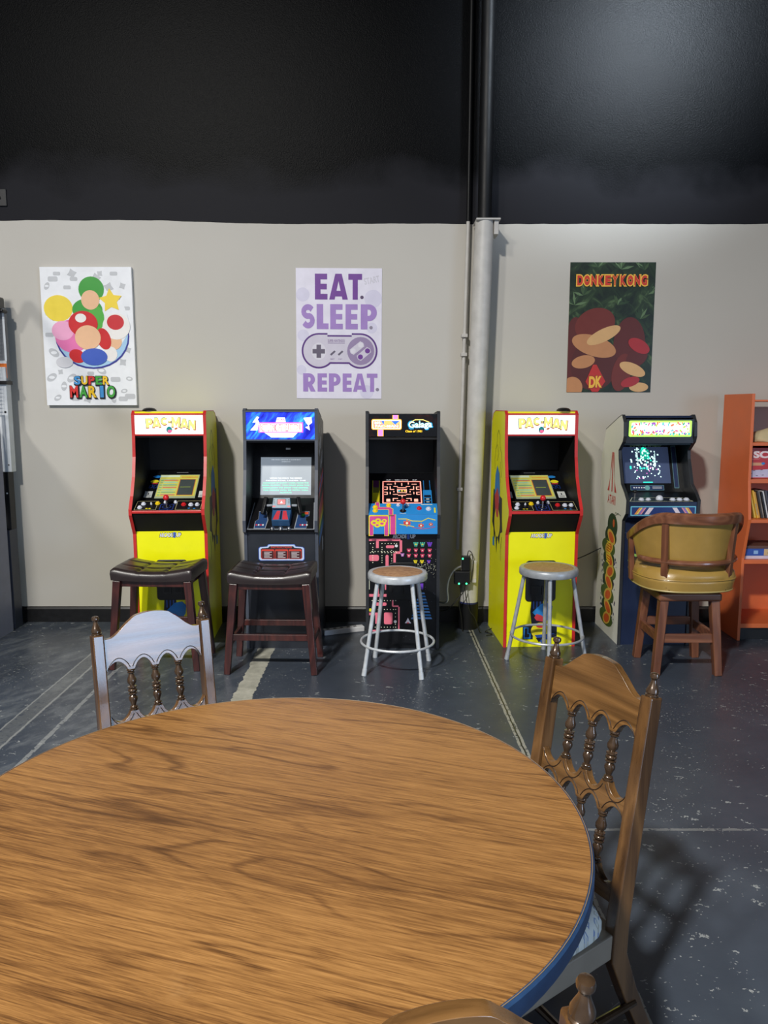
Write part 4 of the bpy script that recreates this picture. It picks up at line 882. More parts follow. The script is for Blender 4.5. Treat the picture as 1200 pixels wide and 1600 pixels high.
for z in (.66, .60): [mb.ell(a, z + .045, .003, .003, fr, APALE, 2, 8) for a in (-.21, -.19, -.135, -.115, -.095, -.075, -.055, -.04)]
for z in (.65, .665, .68, .625, .61, .595, .58): mb.ell(-.135, z, .003, .003, fr, APALE, 2, 8); mb.ell(-.195, z, .003, .003, fr, APALE, 2, 8); mb.ell(-.072, z - .02, .003, .003, fr, APALE, 2, 8)
for a in (-.2, -.18, -.16, -.14, -.12, -.1, -.08, -.06, -.045): mb.ell(a, .265, .003, .003, fr, APALE, 2, 8); mb.ell(a, .145, .003, .003, fr, APALE, 2, 8); mb.ell(a, .325, .003, .003, fr, APALE, 2, 8); mb.ell(a, .652, .003, .003, fr, APALE, 2, 8)
for z in (.165, .19, .215, .24): mb.ell(-.047, z, .003, .003, fr, APALE, 2, 8)
mb.ell(-.042, .69, .010, .010, fr, WHITE, 2, 14); mb.ell(-.048, .183, .010, .010, fr, WHITE, 2, 14); mb.ell(-.212, .262, .011, .011, fr, AYEL, 3, 14); mb.rect(-.222, .40, -.216, .48, fr, APALE, 2); w_([(-.112, .46), (-.112, .40)], .008)
# rows of small pixel emblems, stars and a striped cone
def bug(a, b, c1, c2, k=1.0):
    for dx, dy in ((-1, 0), (0, 0), (1, 0), (-1.4, 1), (1.4, 1), (0, 1), (-.6, -1), (.6, -1)): mb.rect(a + dx*.007*k - .0035*k, b + dy*.008*k - .004*k, a + dx*.007*k + .0035*k, b + dy*.008*k + .004*k, fr, c1, 2)
    mb.rect(a - .004*k, b - .003*k, a + .004*k, b + .003*k, fr, c2, 3)
TE, PU, PKb = mat('emb_teal', (70, 170, 150), .45), mat('emb_purple', (110, 60, 190), .45), mat('emb_pink', (226, 70, 110), .45)
for a, c1 in ((.085, TE), (.128, TE), (.175, PU)): bug(a, .70, c1, AYEL if c1 is TE else PU, 1.2)
for z in (.66, .625):
    for a in (.04, .085, .128, .175): bug(a, z, PKb, APALE, .95)
bug(-.002, .63, mat('emb_lilac', (190, 120, 200), .45), APALE, .9)
for a in (.083, .125, .17): bug(a, .585, AYEL if a < .16 else PU, mat('art_orange', (226, 130, 50), .45), .9)
rnd = random.Random(11)
for k in range(90): 
    a, z = rnd.uniform(.09, .215), .55 + rnd.gauss(0, .025); mb.rect(a, z, a + .0022, z + .0022, fr, APALE, 1)
for k in range(60):
    a, z = rnd.uniform(-.01, .215), rnd.uniform(.05, .75); mb.rect(a, z, a + .0022, z + .0022, fr, mat('star_dim', (130, 140, 160), .5), 1)
for k in range(9): 
    hw = .016 + k*.006; z = .38 - k*.021; mb.flat([(.125 - hw - .006, z - .012), (.125 + hw + .006, z - .012), (.125 + hw, z), (.125 - hw, z)], fr, ABLUE if k % 2 else mat('cone_pale', (110, 160, 220), .45), 2)
mb.rect(.115, .40, .135, .44, fr, PU, 2); mb.flat([(.015, .172), (.057, .172), (.045, .19), (.036, .21), (.027, .19)], fr, mat('ship', (220, 214, 226), .45), 2); mb.rect(.030, .170, .042, .178, fr, ARED, 3)
mb.build('kick_panel', t)
coin_door(t, .004, -.09, .088, .33, .58)

# --- white-sided cabinet
PROF_C = [(0.02, 0), (0.02, 0.845), (-0.045, 0.90), (-0.05, 0.985), (0.0, 1.03), (0.075, 1.08), (0.145, 1.24), (0.155, 1.30), (0.075, 1.36), (0.06, 1.395), (0.07, 1.485), (0.11, 1.532), (0.17, 1.518), (0.45, 1.43), (0.53, 1.24), (0.545, 0)]
CWH = mat('cab_white', (226, 226, 220), .35, var=.02); NV = mat('cab_navy', (24, 36, 66), .4)
def cent_art(mb, fr):
    fa = mat('emblem_red', (196, 54, 48), .4)
    mb.flat([(.255, 1.01), (.275, 1.01), (.275, 1.28), (.255, 1.28)], fr, fa, 1)
    for s_ in (-1, 1):
        P = [(.265 + s_*.016, 1.28)] + [(.265 + s_*(.016 + .085*(k/8.0)**2.2), 1.28 - .27*k/8.0) for k in range(1, 9)] + [(.265 + s_*(.058 + .03*0), 1.01)] + [(.265 + s_*(.026 + .050*(k/8.0)**2.2), 1.28 - .27*k/8.0) for k in range(6, -1, -1)]
        mb.flat(P, fr, fa, 1)
    mb.text('ATARI', .265, .955, .175, .062, lambda a, b, c=0.0: fr(.53 - a, b, c), fa, 1, .015)
    gr, gl_, og, yl = mat('side_green', (40, 66, 40), .45), mat('side_leaf', (78, 100, 46), .45), mat('side_orange', (206, 92, 44), .45), mat('side_gold', (214, 178, 78), .45)
    # chain of plain ovals and leaf blobs in the place of the printed side picture
    mb.ell(.22, .78, .11, .085, fr, gr, 1); mb.ell(.19, .80, .02, .028, fr, og, 3); mb.ell(.32, .70, .05, .06, fr, gr, 1)
    P = [(.24, .70), (.28, .62), (.26, .54), (.24, .46), (.26, .38), (.27, .29), (.26, .20), (.28, .12)]
    for i, (a, b) in enumerate(P): mb.ell(a + .01, b, .15 if i % 2 else .13, .060, fr, gr if i % 2 == 0 else gl_, 1 + i % 2); 
    for i, (a, b) in enumerate(P):
        mb.ell(a - .01, b, .090, .044, fr, yl, 4, rot=.3*(-1)**i); mb.ell(a - .01, b - .002, .062, .031, fr, og, 5, rot=.3*(-1)**i)
    for i in range(9): mb.line([(.32, .66 - i*.018), (.24, .655 - i*.018)], .007, fr, AYEL, 6)
    rnd = random.Random(5); pu = mat('side_violet', (60, 50, 96), .45)
    for k in range(60):
        a, b = rnd.choice(((.13, 1), (.40, -1)))[0] + rnd.uniform(-.035, .035), rnd.uniform(.1, .56); r = rnd.uniform(.004, .012); mb.ell(a, b, r, r, fr, pu, 1, 8)
    for dx in (0, .05): mb.line([(.20, .84), (.16 - dx, .88), (.10 - dx, .87)], .004, fr, gr, 2)
t = thing('arcade_cabinet', 'white-sided arcade cabinet with navy front behind the upholstered bar chair', 'arcade cabinet', (1.807, 4.99, 0), R(0.5), 'arcade cabinets along the wall')
cab_shell(t, PROF_C, CWH, mat('trim_black', (44, 46, 50), .4), left_art=cent_art, right_art=None)
sloped(t, 'top_panel', 0.12, 1.528, 0.45, 1.428, NV); inner(t, .515, .53, 0, 1.2, BLACKM, 'rear_panel'); sloped(t, 'marquee_shelf', .10, 1.352, .34, 1.335, mat('shelf_teal', (26, 52, 64), .5))
mb = MB(); mb.box(-IW, IW, .068, .082, 1.350, 1.505, mat('marq_frame', (22, 24, 28), .35)); mb.build('marquee_frame', t)
mb = MB(); mb.prism(rr_pts(-.205, 1.392, .205, 1.497, .008), FG(.068), .003, em('lime', (170, 235, 90), 1.1)); fr = FG(.065)
mb.rrect(-.190, 1.406, .190, 1.484, .012, fr, EW, 1)
rnd = random.Random(8); pal = [em('bit%d' % i, c, .8) for i, c in enumerate(((150, 70, 190), (60, 170, 130), (220, 70, 110), (230, 110, 70), (80, 190, 190), (170, 210, 70)))]
for k in range(80):
    a, b = rnd.uniform(-.19, .19), rnd.choice((rnd.uniform(1.405, 1.435), rnd.uniform(1.405, 1.435), rnd.uniform(1.465, 1.485)))
    if abs(a) > .15: b = rnd.uniform(1.405, 1.485)
    mb.ell(a, b, rnd.uniform(.005, .014), rnd.uniform(.003, .007), fr, rnd.choice(pal), 2, 8, rot=rnd.uniform(0, 3))
mb.build('marquee', t)
gp = mat('leaf_print', (86, 118, 70), .5)
sloped(t, 'monitor_bezel', .20, 1.0, .335, 1.338, mat('bezel_black', (18, 19, 22), .25))
fb = frame((0, .20, 1.0), (1, 0, 0), (0, .135, .338)); f2 = lambda a, b, c=0.0: fb(a, b, c + .003)
mb = MB()
for k in range(14): 
    a = -.10 + k*.016; h = rnd.uniform(.02, .05); mb.flat([(a - .012, .362), (a + .012, .362), (a + rnd.uniform(-.01, .01), .362 - h)], fb, rnd.choice((gp, mat('leaf_print2', (120, 146, 92), .5))), 1)
mb.build('leaf_decal', t)
for a in (-.212, .170):
    mb = MB(); mb.rrect(a - .0, .04, a + .034, .345, .006, fb, mat('strip_teal', (92, 130, 140), .4), 1); mb.rrect(a + .004, .046, a + .030, .339, .005, fb, mat('strip_navy', (36, 52, 92), .4), 2); mb.build('bezel_strip', t)
mb = MB(); mb.prism([(-.168, .075), (.150, .075), (.150, .335), (-.168, .335)], fb, .003, em('screen slate', (62, 74, 104), .35))
TL, TW = em('dots teal', (40, 225, 185), 1.2), em('dots white', (205, 250, 240), 1.5)
mb.rect(-.045, .245, .015, .315, f2, em('block teal', (20, 170, 140), .9), 1); mb.rect(-.035, .320, .0, .328, f2, TL, 1); mb.rect(-.04, .078, .025, .085, f2, TL, 1)
for k in range(70):
    a, b = rnd.gauss(-.015, .05), rnd.uniform(.17, .32); s_ = rnd.uniform(.003, .006)
    if abs(a + .015) < .105: mb.rect(a - s_, b - s_, a + s_, b + s_*rnd.choice((1, 1, 3)), f2, rnd.choice((TL, TW, TW)), 2)
for k in range(34): a, b = rnd.uniform(-.10, .085), rnd.uniform(.105, .20); mb.rect(a - .003, b - .003, a + .004, b + .004, f2, rnd.choice((TW, TW, em('dots pink', (220, 120, 200), 1.0))), 2)
for a in (-.075, .045): [mb.rect(a + rnd.uniform(-.01, .01), .20 + k*.012, a + .012, .209 + k*.012, f2, TW, 2) for k in range(9)]
mb.build('screen', t)
mb = MB(); mb.rrect(-.13, .025, .10, .062, .004, fb, mat('strip_teal', (92, 130, 140), .4), 1); mb.rrect(-.126, .028, .096, .059, .003, fb, mat('strip_navy', (36, 52, 92), .4), 2); mb.ell(-.015, .043, .018, .016, fb, mat('seal', (110, 170, 170), .4), 3)
for k in range(5): mb.rect(-.11 + k*.017, .04, -.10 + k*.017, .048, fb, WHITE, 3)
for k in range(3): mb.rect(.02, .037 + k*.006, .085, .039 + k*.006, fb, WHITE, 3)
mb.build('instruction_card', t)
d_, fr, L_ = sloped(t, 'control_deck', -.045, .975, .20, 1.015, mat('deck_black', (20, 20, 23), .35), lambda mb, fr, L_: (mb.line([(-.21, .015), (.20, .015), (.16, .10), (-.17, .10)], .004, fr, APALE, 1, True), [mb.ell(.0 + k*.018 - .07, .03, .012, .006, fr, mat('deck_leaf', (44, 66, 44), .5), 2) for k in range(6)]))
for a, r in ((-.125, .017), (-.08, .016), (.08, .018), (.125, .018), (.17, .018)): button(t, fr, a, .05, WB, r)
mb = MB(); mb.sphere(fr(-.005, .055, .006), .024, WB); mb.build('trackball', t)
mb = MB(); p = fr(-.175, .04, 0); mb.cyl(p, p + Vector((0, -.01, .05)), .004, STEEL, n=10); j = mb.build('joystick', t); mb = MB(); mb.sphere(p + Vector((0, -.01, .06)), .014, BLACK, (1.3, 1.3, .7)); mb.build('joystick_ball', j)
mb = MB(); mb.box(-IW, IW, -.047, -.030, .875, .975, NV); fr = FG(-.047)
mb.rrect(-.21, .885, .215, .948, .004, fr, mat('stripe_sky', (110, 190, 220), .4), 1); mb.rrect(-.203, .892, .208, .941, .003, fr, mat('stripe_blue', (40, 60, 120), .4), 2)
cs_ = [mat('stripe_pink', (220, 150, 170), .4), mat('stripe_orange', (236, 150, 70), .4), mat('stripe_yellow', (240, 220, 120), .4), mat('stripe_lilac', (150, 120, 200), .4)]
for s_, a0 in ((1, -.185), (-1, .185)):
    for k in range(4): x = a0 + s_*k*.012; mb.flat([(x, .895), (x + .011, .895), (x + s_*.03 + .011, .938), (x + s_*.03, .938)], fr, cs_[(k + 1) % 4], 3)
    x = a0 + s_*.065; mb.flat([(x, .895), (x + s_*.03, .895), (x + s_*.06, .938), (x + s_*.03, .938)], fr, mat('stripe_white', (226, 214, 226), .4), 3)
mb.build('front_apron', t)
sloped(t, 'front_return', .022, .835, -.04, .878, NV)
mb = MB(); mb.box(-IW, IW, .026, .04, 0, .84, NV); fr = FG(.026); gg = mat('kick_green', (150, 196, 100), .45)  # plain green shape with a navy middle on the kick panel
mb.flat([(-.19, .575), (-.18, .61), (-.15, .622), (-.12, .615), (-.115, .58), (-.14, .565)], fr, gg, 1); mb.flat([(-.172, .585), (-.15, .606), (-.135, .60), (-.135, .585)], fr, NV, 2); mb.rect(-IW, .76, IW, .763, fr, mat('seam_navy', (60, 76, 110), .4), 1)
mb.build('kick_panel', t)

# ------------------------------------------------------------------ saddle stools
MAHOG = wood('mahogany', (38, 16, 16), (62, 27, 25), (80, 36, 31), 0, 1.4, .35, .3, 'z', .25, 9)
LEATH = mat('dark_leather', (40, 31, 31), 0.34, bump=0.25, bscale=260, coat=0.15, var=.12)
def saddle_stool(loc, rz, label):
    t = thing('saddle_stool', label, 'stool', loc, rz, 'dark saddle stools')
    W, D, H = .245, .175, .64
    mb = MB(); nx, ny = 40, 26; grid = []
    def top(u, v):
        z = H - .032 + .032*abs(u)**2*1.0 - .012*max(0, abs(v) - .55)
        for s in (-.34, .34): z -= .010*math.exp(-((u - s)/.035)**2) * (1 - abs(v)**6)
        for s in (-.36, .36): z -= .009*math.exp(-((v - s)/.05)**2) * (1 - abs(u)**6)
        e = max(abs(u), abs(v)); z -= .018*max(0, (e - .90)/.10)**2
        return z
    for j in range(ny + 1):
        row = []
        for i in range(nx + 1):
            u, v = -1 + 2*i/nx, -1 + 2*j/ny; row.append(mb.bm.verts.new((u*W, v*D, top(u, v))))
        grid.append(row)
    k = mb.mi(LEATH)
    for j in range(ny):
        for i in range(nx):
            f = mb.bm.faces.new((grid[j][i], grid[j][i+1], grid[j+1][i+1], grid[j+1][i])); f.material_index = k; f.smooth = True
    rim = [grid[0][i] for i in range(nx + 1)] + [grid[j][nx] for j in range(1, ny + 1)] + [grid[ny][i] for i in range(nx - 1, -1, -1)] + [grid[j][0] for j in range(ny - 1, 0, -1)]
    low1 = [mb.bm.verts.new((v.co.x*1.012, v.co.y*1.016, v.co.z - .022)) for v in rim]; low2 = [mb.bm.verts.new((v.co.x*1.0, v.co.y*1.0, H - .092 + .008*(v.co.x/W)**2)) for v in rim]
    for A, B in ((rim, low1), (low1, low2)):
        for i in range(len(A)):
            f = mb.bm.faces.new((B[i], B[(i+1) % len(A)], A[(i+1) % len(A)], A[i])); f.material_index = k; f.smooth = True
    mb.bm.faces.new(low2[::-1]).material_index = k
    mb.build('seat_cushion', t, sharp=50)
    mb = MB(); mb.box(-W + .035, W - .035, -D + .03, D - .03, H - .13, H - .088, MAHOG); mb.build('seat_frame', t, bevel=.003)
    tops = {}; feet = {}
    for sx in (-1, 1):
        for sy in (-1, 1):
            mb = MB(); p0 = Vector((sx*.215, sy*.145, H - .092)); p1 = Vector((sx*.262, sy*.172, 0)); tops[sx, sy] = p0; feet[sx, sy] = p1
            mb.bar(p0, p1, .046, .046, MAHOG, up=(0, 1, 0), w1=.036, d1=.036); mb.build('leg', t, bevel=.003)
    at_ = lambda sx, sy, z: tops[sx, sy].lerp(feet[sx, sy], 1 - z/(H - .092))
    for a, b, z in (((-1, -1), (1, -1), .225), ((-1, 1), (1, 1), .225), ((-1, -1), (-1, 1), .185), ((1, -1), (1, 1), .185)):
        mb = MB(); mb.bar(at_(*a, z), at_(*b, z), .020, .038, MAHOG); mb.build('stretcher', t, bevel=.002)
    return t
saddle_stool((-1.385, 4.675, 0), R(-2.5), 'dark leather saddle stool in front of the leftmost yellow cabinet')
saddle_stool((-0.672, 4.60, 0), R(-1.5), 'dark leather saddle stool in front of the charcoal flight-yoke cabinet')

# ------------------------------------------------------------------ round metal stools
ZINC = mat('grey_enamel', (196, 201, 206), 0.34, metal=0.15, var=.15, vs_=25)
ZINC2 = mat('grey_enamel_dull', (164, 169, 174), 0.36, metal=0.2, var=.15, vs_=25)
def fibreboard(name, a, b, c):
    g = G(name); co = g.coord((1, 1, 1)); v = g.noise(g.coord((26, 60, 26), (0, 0, .5)), 1.0, 4, .7, .6); v2 = g.noise(co, 8, 3)
    g.set(Base_Color=g.mix(g.math('MULTIPLY', v2, .4), g.ramp(v, [(.32, rgb(*a)), (.5, rgb(*b)), (.7, rgb(*c))]), rgb(*b)), Roughness=.6); return g.m
def metal_stool(loc, rz, label, zm, fb, H=.605):
    t = thing('metal_stool', label, 'stool', loc, rz, 'round metal stools')
    mb = MB(); mb.lathe([(H - .044, .160), (H - .046, .176), (H - .040, .180), (H - .012, .180), (H - .002, .174), (H, .166), (H - .001, .152), (H - .004, .150), (H - .008, .06)], (0, 0, 0), (0, 0, 1), zm, 56); mb.build('seat_pan', t, sharp=50)
    mb = MB(); mb.lathe([(H - .007, .151), (H - .002, .150), (H - .0005, .144), (H, 0)], (0, 0, 0), (0, 0, 1), fb, 48); mb.build('seat_board', t)
    for k in range(4):
        a = math.pi/2*k; c, s = math.cos(a), math.sin(a); p0 = Vector((c*.145, s*.145, H - .04)); p1 = Vector((c*.245, s*.245, .0))
        mb = MB(); mb.cyl(p0, p1, .0125, zm, n=14); q = p0.lerp(p1, .93); l = mb.build('leg', t)
        mb = MB(); mb.cyl(q, p1, .0145, zm, .0155, n=14); mb.build('foot_cap', l)
    mb = MB(); P = [(.222*math.cos(2*math.pi*i/56), .222*math.sin(2*math.pi*i/56), .172) for i in range(56)]; mb.tube(P, .0075, zm, 8, closed=True); mb.build('foot_ring', t)
    return t
metal_stool((0.082, 4.545, 0), R(34.6), 'round metal stool with a rough particle-board seat, in front of the maze cabinet', ZINC, fibreboard('osb', (120, 84, 56), (178, 136, 98), (208, 172, 132)))
metal_stool((1.02, 4.675, 0), R(82), 'round metal stool with a smooth tan seat, in front of the right yellow cabinet', ZINC2, fibreboard('hardboard', (150, 116, 76), (172, 138, 94), (186, 152, 108)))

# ------------------------------------------------------------------ upholstered bar chair
BARW = wood('bar_wood', (88, 52, 34), (112, 68, 46), (130, 84, 58), 0, 1.2, .32, .3, 'z', .3, 8)
BARWX = wood('bar_wood_rail', (96, 58, 40), (122, 77, 54), (142, 94, 68), 0, 1.2, .32, .35, 'x', .3, 8)
OLIVE = mat('olive_vinyl', (166, 134, 68), 0.36, bump=.15, bscale=200, coat=.1, var=.1, vs_=9)
def bar_chair():
    t = thing('bar_chair', 'wooden swivel bar chair with olive vinyl seat and curved back', 'bar chair', (1.80, 4.585, 0), R(0))
    mb = MB()
    legs = {}
    for sx in (-1, 1):
        for sy in (-1, 1):
            p0 = Vector((sx*.150, sy*.150, .455)); p1 = Vector((sx*.185, sy*.172, 0)); legs[sx, sy] = (p0, p1)
            l = MB(); l.bar(p0, p1, .052, .052, BARW, up=(0, 1, 0), w1=.044, d1=.044); l.build('leg', t, bevel=.004)
    at_ = lambda q, z: legs[q][0].lerp(legs[q][1], 1 - z/.455)
    for a, b, z in (((-1, -1), (1, -1), .225), ((-1, 1), (1, 1), .245), ((-1, -1), (-1, 1), .225), ((1, -1), (1, 1), .225)):
        s = MB(); s.bar(at_(a, z), at_(b, z), .024, .052, BARWX); s.build('stretcher', t, bevel=.003)
    mb.box(-.185, .185, -.185, .185, .452, .500, BARWX); mb.build('seat_frame', t, bevel=.012, seg=3)
    rot = Matrix.Rotation(R(2), 4, 'Z')            # the swivelled upper part
    def B(m_, name, parent=t, **k): return m_.build(name, parent, M=rot, **k)
    mb = MB(); mb.cyl((0, 0, .500), (0, 0, .522), .11, BLACK, n=28); B(mb, 'swivel_plate')
    # seat: rounded plan, bulging top
    def plan(ang, k=1.0):
        c, s = math.cos(ang), math.sin(ang); n_ = 2.7; r = 1/(abs(c)**n_ + abs(s)**n_)**(1/n_); return Vector((r*c*.288*k, r*s*.275*k - .005, 0))
    mb = MB(); N = 56; rings = []
    for z, k in ((.522, .90), (.528, .965), (.575, .995), (.590, 1.0), (.594, .985), (.598, 1.0), (.630, .975), (.652, .90), (.665, .72), (.668, .4), (.668, .05)):
        rings.append([mb.bm.verts.new(plan(2*math.pi*i/N, k) + Vector((0, 0, z))) for i in range(N)])
    mb.loft(rings, OLIVE); seat = B(mb, 'seat_cushion', sharp=60)
    mb = MB(); mb.tube([plan(2*math.pi*i/N, 1.0) + Vector((0, 0, .596)) for i in range(N)], .0045, OLIVE, 6, closed=True); B(mb, 'seam_piping', seat)
    mb = MB(); mb.tube([plan(2*math.pi*i/N, .955) + Vector((0, 0, .528)) for i in range(N)], .006, mat('piping_pale', (176, 158, 100), .4), 6, closed=True); B(mb, 'edge_piping', seat)
    # curved back panel
    def bp(ang, r, z): return Vector((math.sin(ang)*r, -math.cos(ang)*r, z))
    A0 = R(90); n = 34
    mb = MB(); rr = []
    for i in range(n + 1):
        a = -A0 + 2*A0*i/n; e = abs(a)/A0
        zt = .955 - .150*max(0, (e - .42)/.58)**1.5; zb = .690 + .0*e
        prof = [(.262, zb), (.250, zb + .02), (.246, (zb + zt)/2), (.262, zt), (.288, zt), (.279, (zb + zt)/2), (.272, zb)]
        rr.append([mb.bm.verts.new(bp(a, r + .03*(z - .69)/.26, z)) for r, z in prof])
    mb.loft(rr, OLIVE); B(mb, 'back_cushion', sharp=50)
    # bent top rail running down into the arms
    mb = MB(); rr = []; n = 44; A1 = R(112)
    for i in range(n + 1):
        a = -A1 + 2*A1*i/n; e = max(0, (abs(a) - R(38))/(A1 - R(38))); z = .990 - .165*(3*e*e - 2*e**3); h = .062 - .012*e; d = .040 - .006*e
        r = .318 - .018*e
        rr.append([mb.bm.verts.new(bp(a, rr_, zz)) for rr_, zz in ((r - d/2, z - h), (r + d/2 - .004, z - h), (r + d/2, z - h + .012), (r + d/2 + .002, z - .012), (r + d/2 - .008, z), (r - d/2 + .006, z), (r - d/2, z - .010))])
    mb.loft(rr, BARWX); B(mb, 'top_rail', sharp=40)
    for a, zt in ((R(-40), .945), (R(40), .945), (R(-96), .81), (R(96), .81)):
        mb = MB(); k = abs(a) > 1; p0 = bp(a, .285 if not k else .288, .545); p1 = bp(a, .312 if not k else .302, zt)
        mb.bar(p0, p1, .040, .030, BARW, up=(math.sin(a), -math.cos(a), 0)); po = B(mb, 'back_post', bevel=.004)
        if not k:
            for s in (-1, 1):
                mb = MB()
                for j in range(7): q = bp(a + s*.105, .294, .537 + j*.0115); mb.sphere(q, .0042, mat('nail_brass', (84, 70, 40), .35, metal=.8), n=8, k=5)
                B(mb, 'nailhead_row', po)
    mb = MB(); mb.tube([bp(R(-74) + R(148)*i/24, .296, .700) for i in range(25)], .016, BARWX, 10); B(mb, 'lower_rail')
    return t
bar_chair()

# ------------------------------------------------------------------ round table
TW_ = table_wood()
t = thing('round_table', 'large round table with wood-grain laminate top in the foreground', 'table', (-0.250, 1.497, 0))
mb = MB(); RT = .659
mb.lathe([(.712, RT - .004), (.738, RT - .001), (.740, RT - .003), (.740, 0)], (0, 0, 0), (0, 0, 1), TW_, 128); mb.build('tabletop', t, sharp=30)
BLU = mat('edge_blue', (36, 62, 96), .38, var=.2, vs_=30)
mb = MB(); P = [(RT - .010, .700), (RT + .003, .701), (RT + .005, .706), (RT + .005, .734), (RT + .001, .7385), (RT - .004, .7395), (RT - .006, .715)]
N = 128; rings = [[mb.bm.verts.new((r*math.cos(2*math.pi*i/N), r*math.sin(2*math.pi*i/N), z)) for r, z in P] for i in range(N)]
mb.loft(rings, BLU, closed=True); e_ = mb.build('edge_band', t, sharp=30)
mb = MB(); mb.tube([((RT + .0005)*math.cos(2*math.pi*i/N), (RT + .0005)*math.sin(2*math.pi*i/N), .7392) for i in range(N)], .0008, mat('edge_pale', (128, 108, 84), .4), 6, closed=True); mb.build('pale_edge_line', e_)
mb = MB(); mb.lathe([(.035, .07), (.06, .055), (.10, .04), (.66, .038), (.70, .05)], (0, 0, 0), (0, 0, 1), BLACK, 24); mb.build('pedestal', t)
mb = MB(); mb.box(-.30, .30, -.025, .025, .69, .711, BLACK); mb.box(-.025, .025, -.30, .30, .69, .711, BLACK); mb.build('top_bracket', t)
for k in range(4):
    a = R(20 + 90*k); c, s = math.cos(a), math.sin(a); mb = MB(); mb.bar((c*.04, s*.04, .075), (c*.36, s*.36, .030), .055, .045, BLACK, w1=.045, d1=.03); f_ = mb.build('base_foot', t, bevel=.006)
    mb = MB(); mb.cyl((c*.34, s*.34, 0), (c*.34, s*.34, .025), .018, BLACK, n=14); mb.build('levelling_pad', f_)

# ------------------------------------------------------------------ carved dining chairs
CWZ = wood('chair_wood', (56, 37, 21), (94, 66, 37), (118, 85, 50), 0, 1.3, .30, .8, 'z', .25, 7)
CWX = wood('chair_rail_wood', (66, 45, 24), (104, 74, 41), (126, 92, 54), 0, 1.3, .28, .8, 'x', .22, 7)
SPIN = mat('chair_spindle', (72, 55, 40), .22, metal=.35, coat=.8, var=.25, vs_=40)
GROO = mat('chair_groove', (40, 26, 16), .5)
fab = G('diamond_fabric'); sp = fab.n('SeparateXYZ'); fab.L.new(fab.coord((1, 1, 1), (0, 0, R(45))), sp.inputs[0])
def tri_(x, f): return fab.math('ABSOLUTE', fab.math('MULTIPLY_ADD', fab.math('FRACT', fab.math('MULTIPLY', x, f)), 2.0, -1.0))
dx, dy = tri_(sp.outputs[0], 44.0), tri_(sp.outputs[1], 44.0); mx = fab.math('MAXIMUM', dx, dy)
ringm = fab.math('MULTIPLY', fab.math('GREATER_THAN', mx, .34), fab.math('LESS_THAN', mx, .56)); core = fab.math('LESS_THAN', mx, .14)
chk = fab.n('TexChecker', Scale=44.0); fab.L.new(fab.coord((1, 1, 1), (0, 0, R(45)), (0, 0, .011)), chk.inputs[0])
fc = fab.mix(ringm, rgb(206, 210, 204), fab.mix(chk.outputs[1], rgb(116, 136, 176), rgb(168, 170, 160))); fc = fab.mix(core, fc, rgb(170, 180, 190)); fab.set(Base_Color=fc, Roughness=.8); fab.bump(fab.noise(fab.coord(), 300, 2), .2, .001)
APR = mat('apron_wood', (134, 124, 110), .4, coat=.2)
CH_W = .165                    # half width to the stile centres
K_ = Vector((0, .118, .30)); T_ = Vector((0, .028, .905)); DV = (T_ - K_); CL = DV.length; DV.normalize(); NV_ = Vector((1, 0, 0)).cross(DV)   # NV_ faces the back... flipped below
if NV_.y < 0: NV_ = -NV_
FB = lambda u, v, n=0.0: K_ + Vector((u, 0, 0)) + DV*v + NV_*n
def arch_pts(x0, x1, z, h, n=10, up=True):
    return [(x0 + (x1 - x0)*i/n, z + (h if up else -h)*math.sin(math.pi*i/n)**.75) for i in range(n + 1)]
SPROF = [(0, .010), (.03, .0135), (.06, .0135), (.075, .009), (.095, .0125), (.115, .012), (.13, .008), (.19, .010), (.28, .0155), (.35, .0145), (.41, .0075), (.425, .0075), (.435, .0145), (.465, .0145), (.48, .0085), (.495, .0135), (.53, .0155), (.56, .0135), (.575, .0085), (.59, .0145), (.615, .0145), (.63, .0085), (.69, .0140), (.74, .0145), (.82, .010), (.88, .0075), (.90, .012), (.925, .0125), (.94, .010), (.955, .0145), (.985, .0145), (1, .012)]
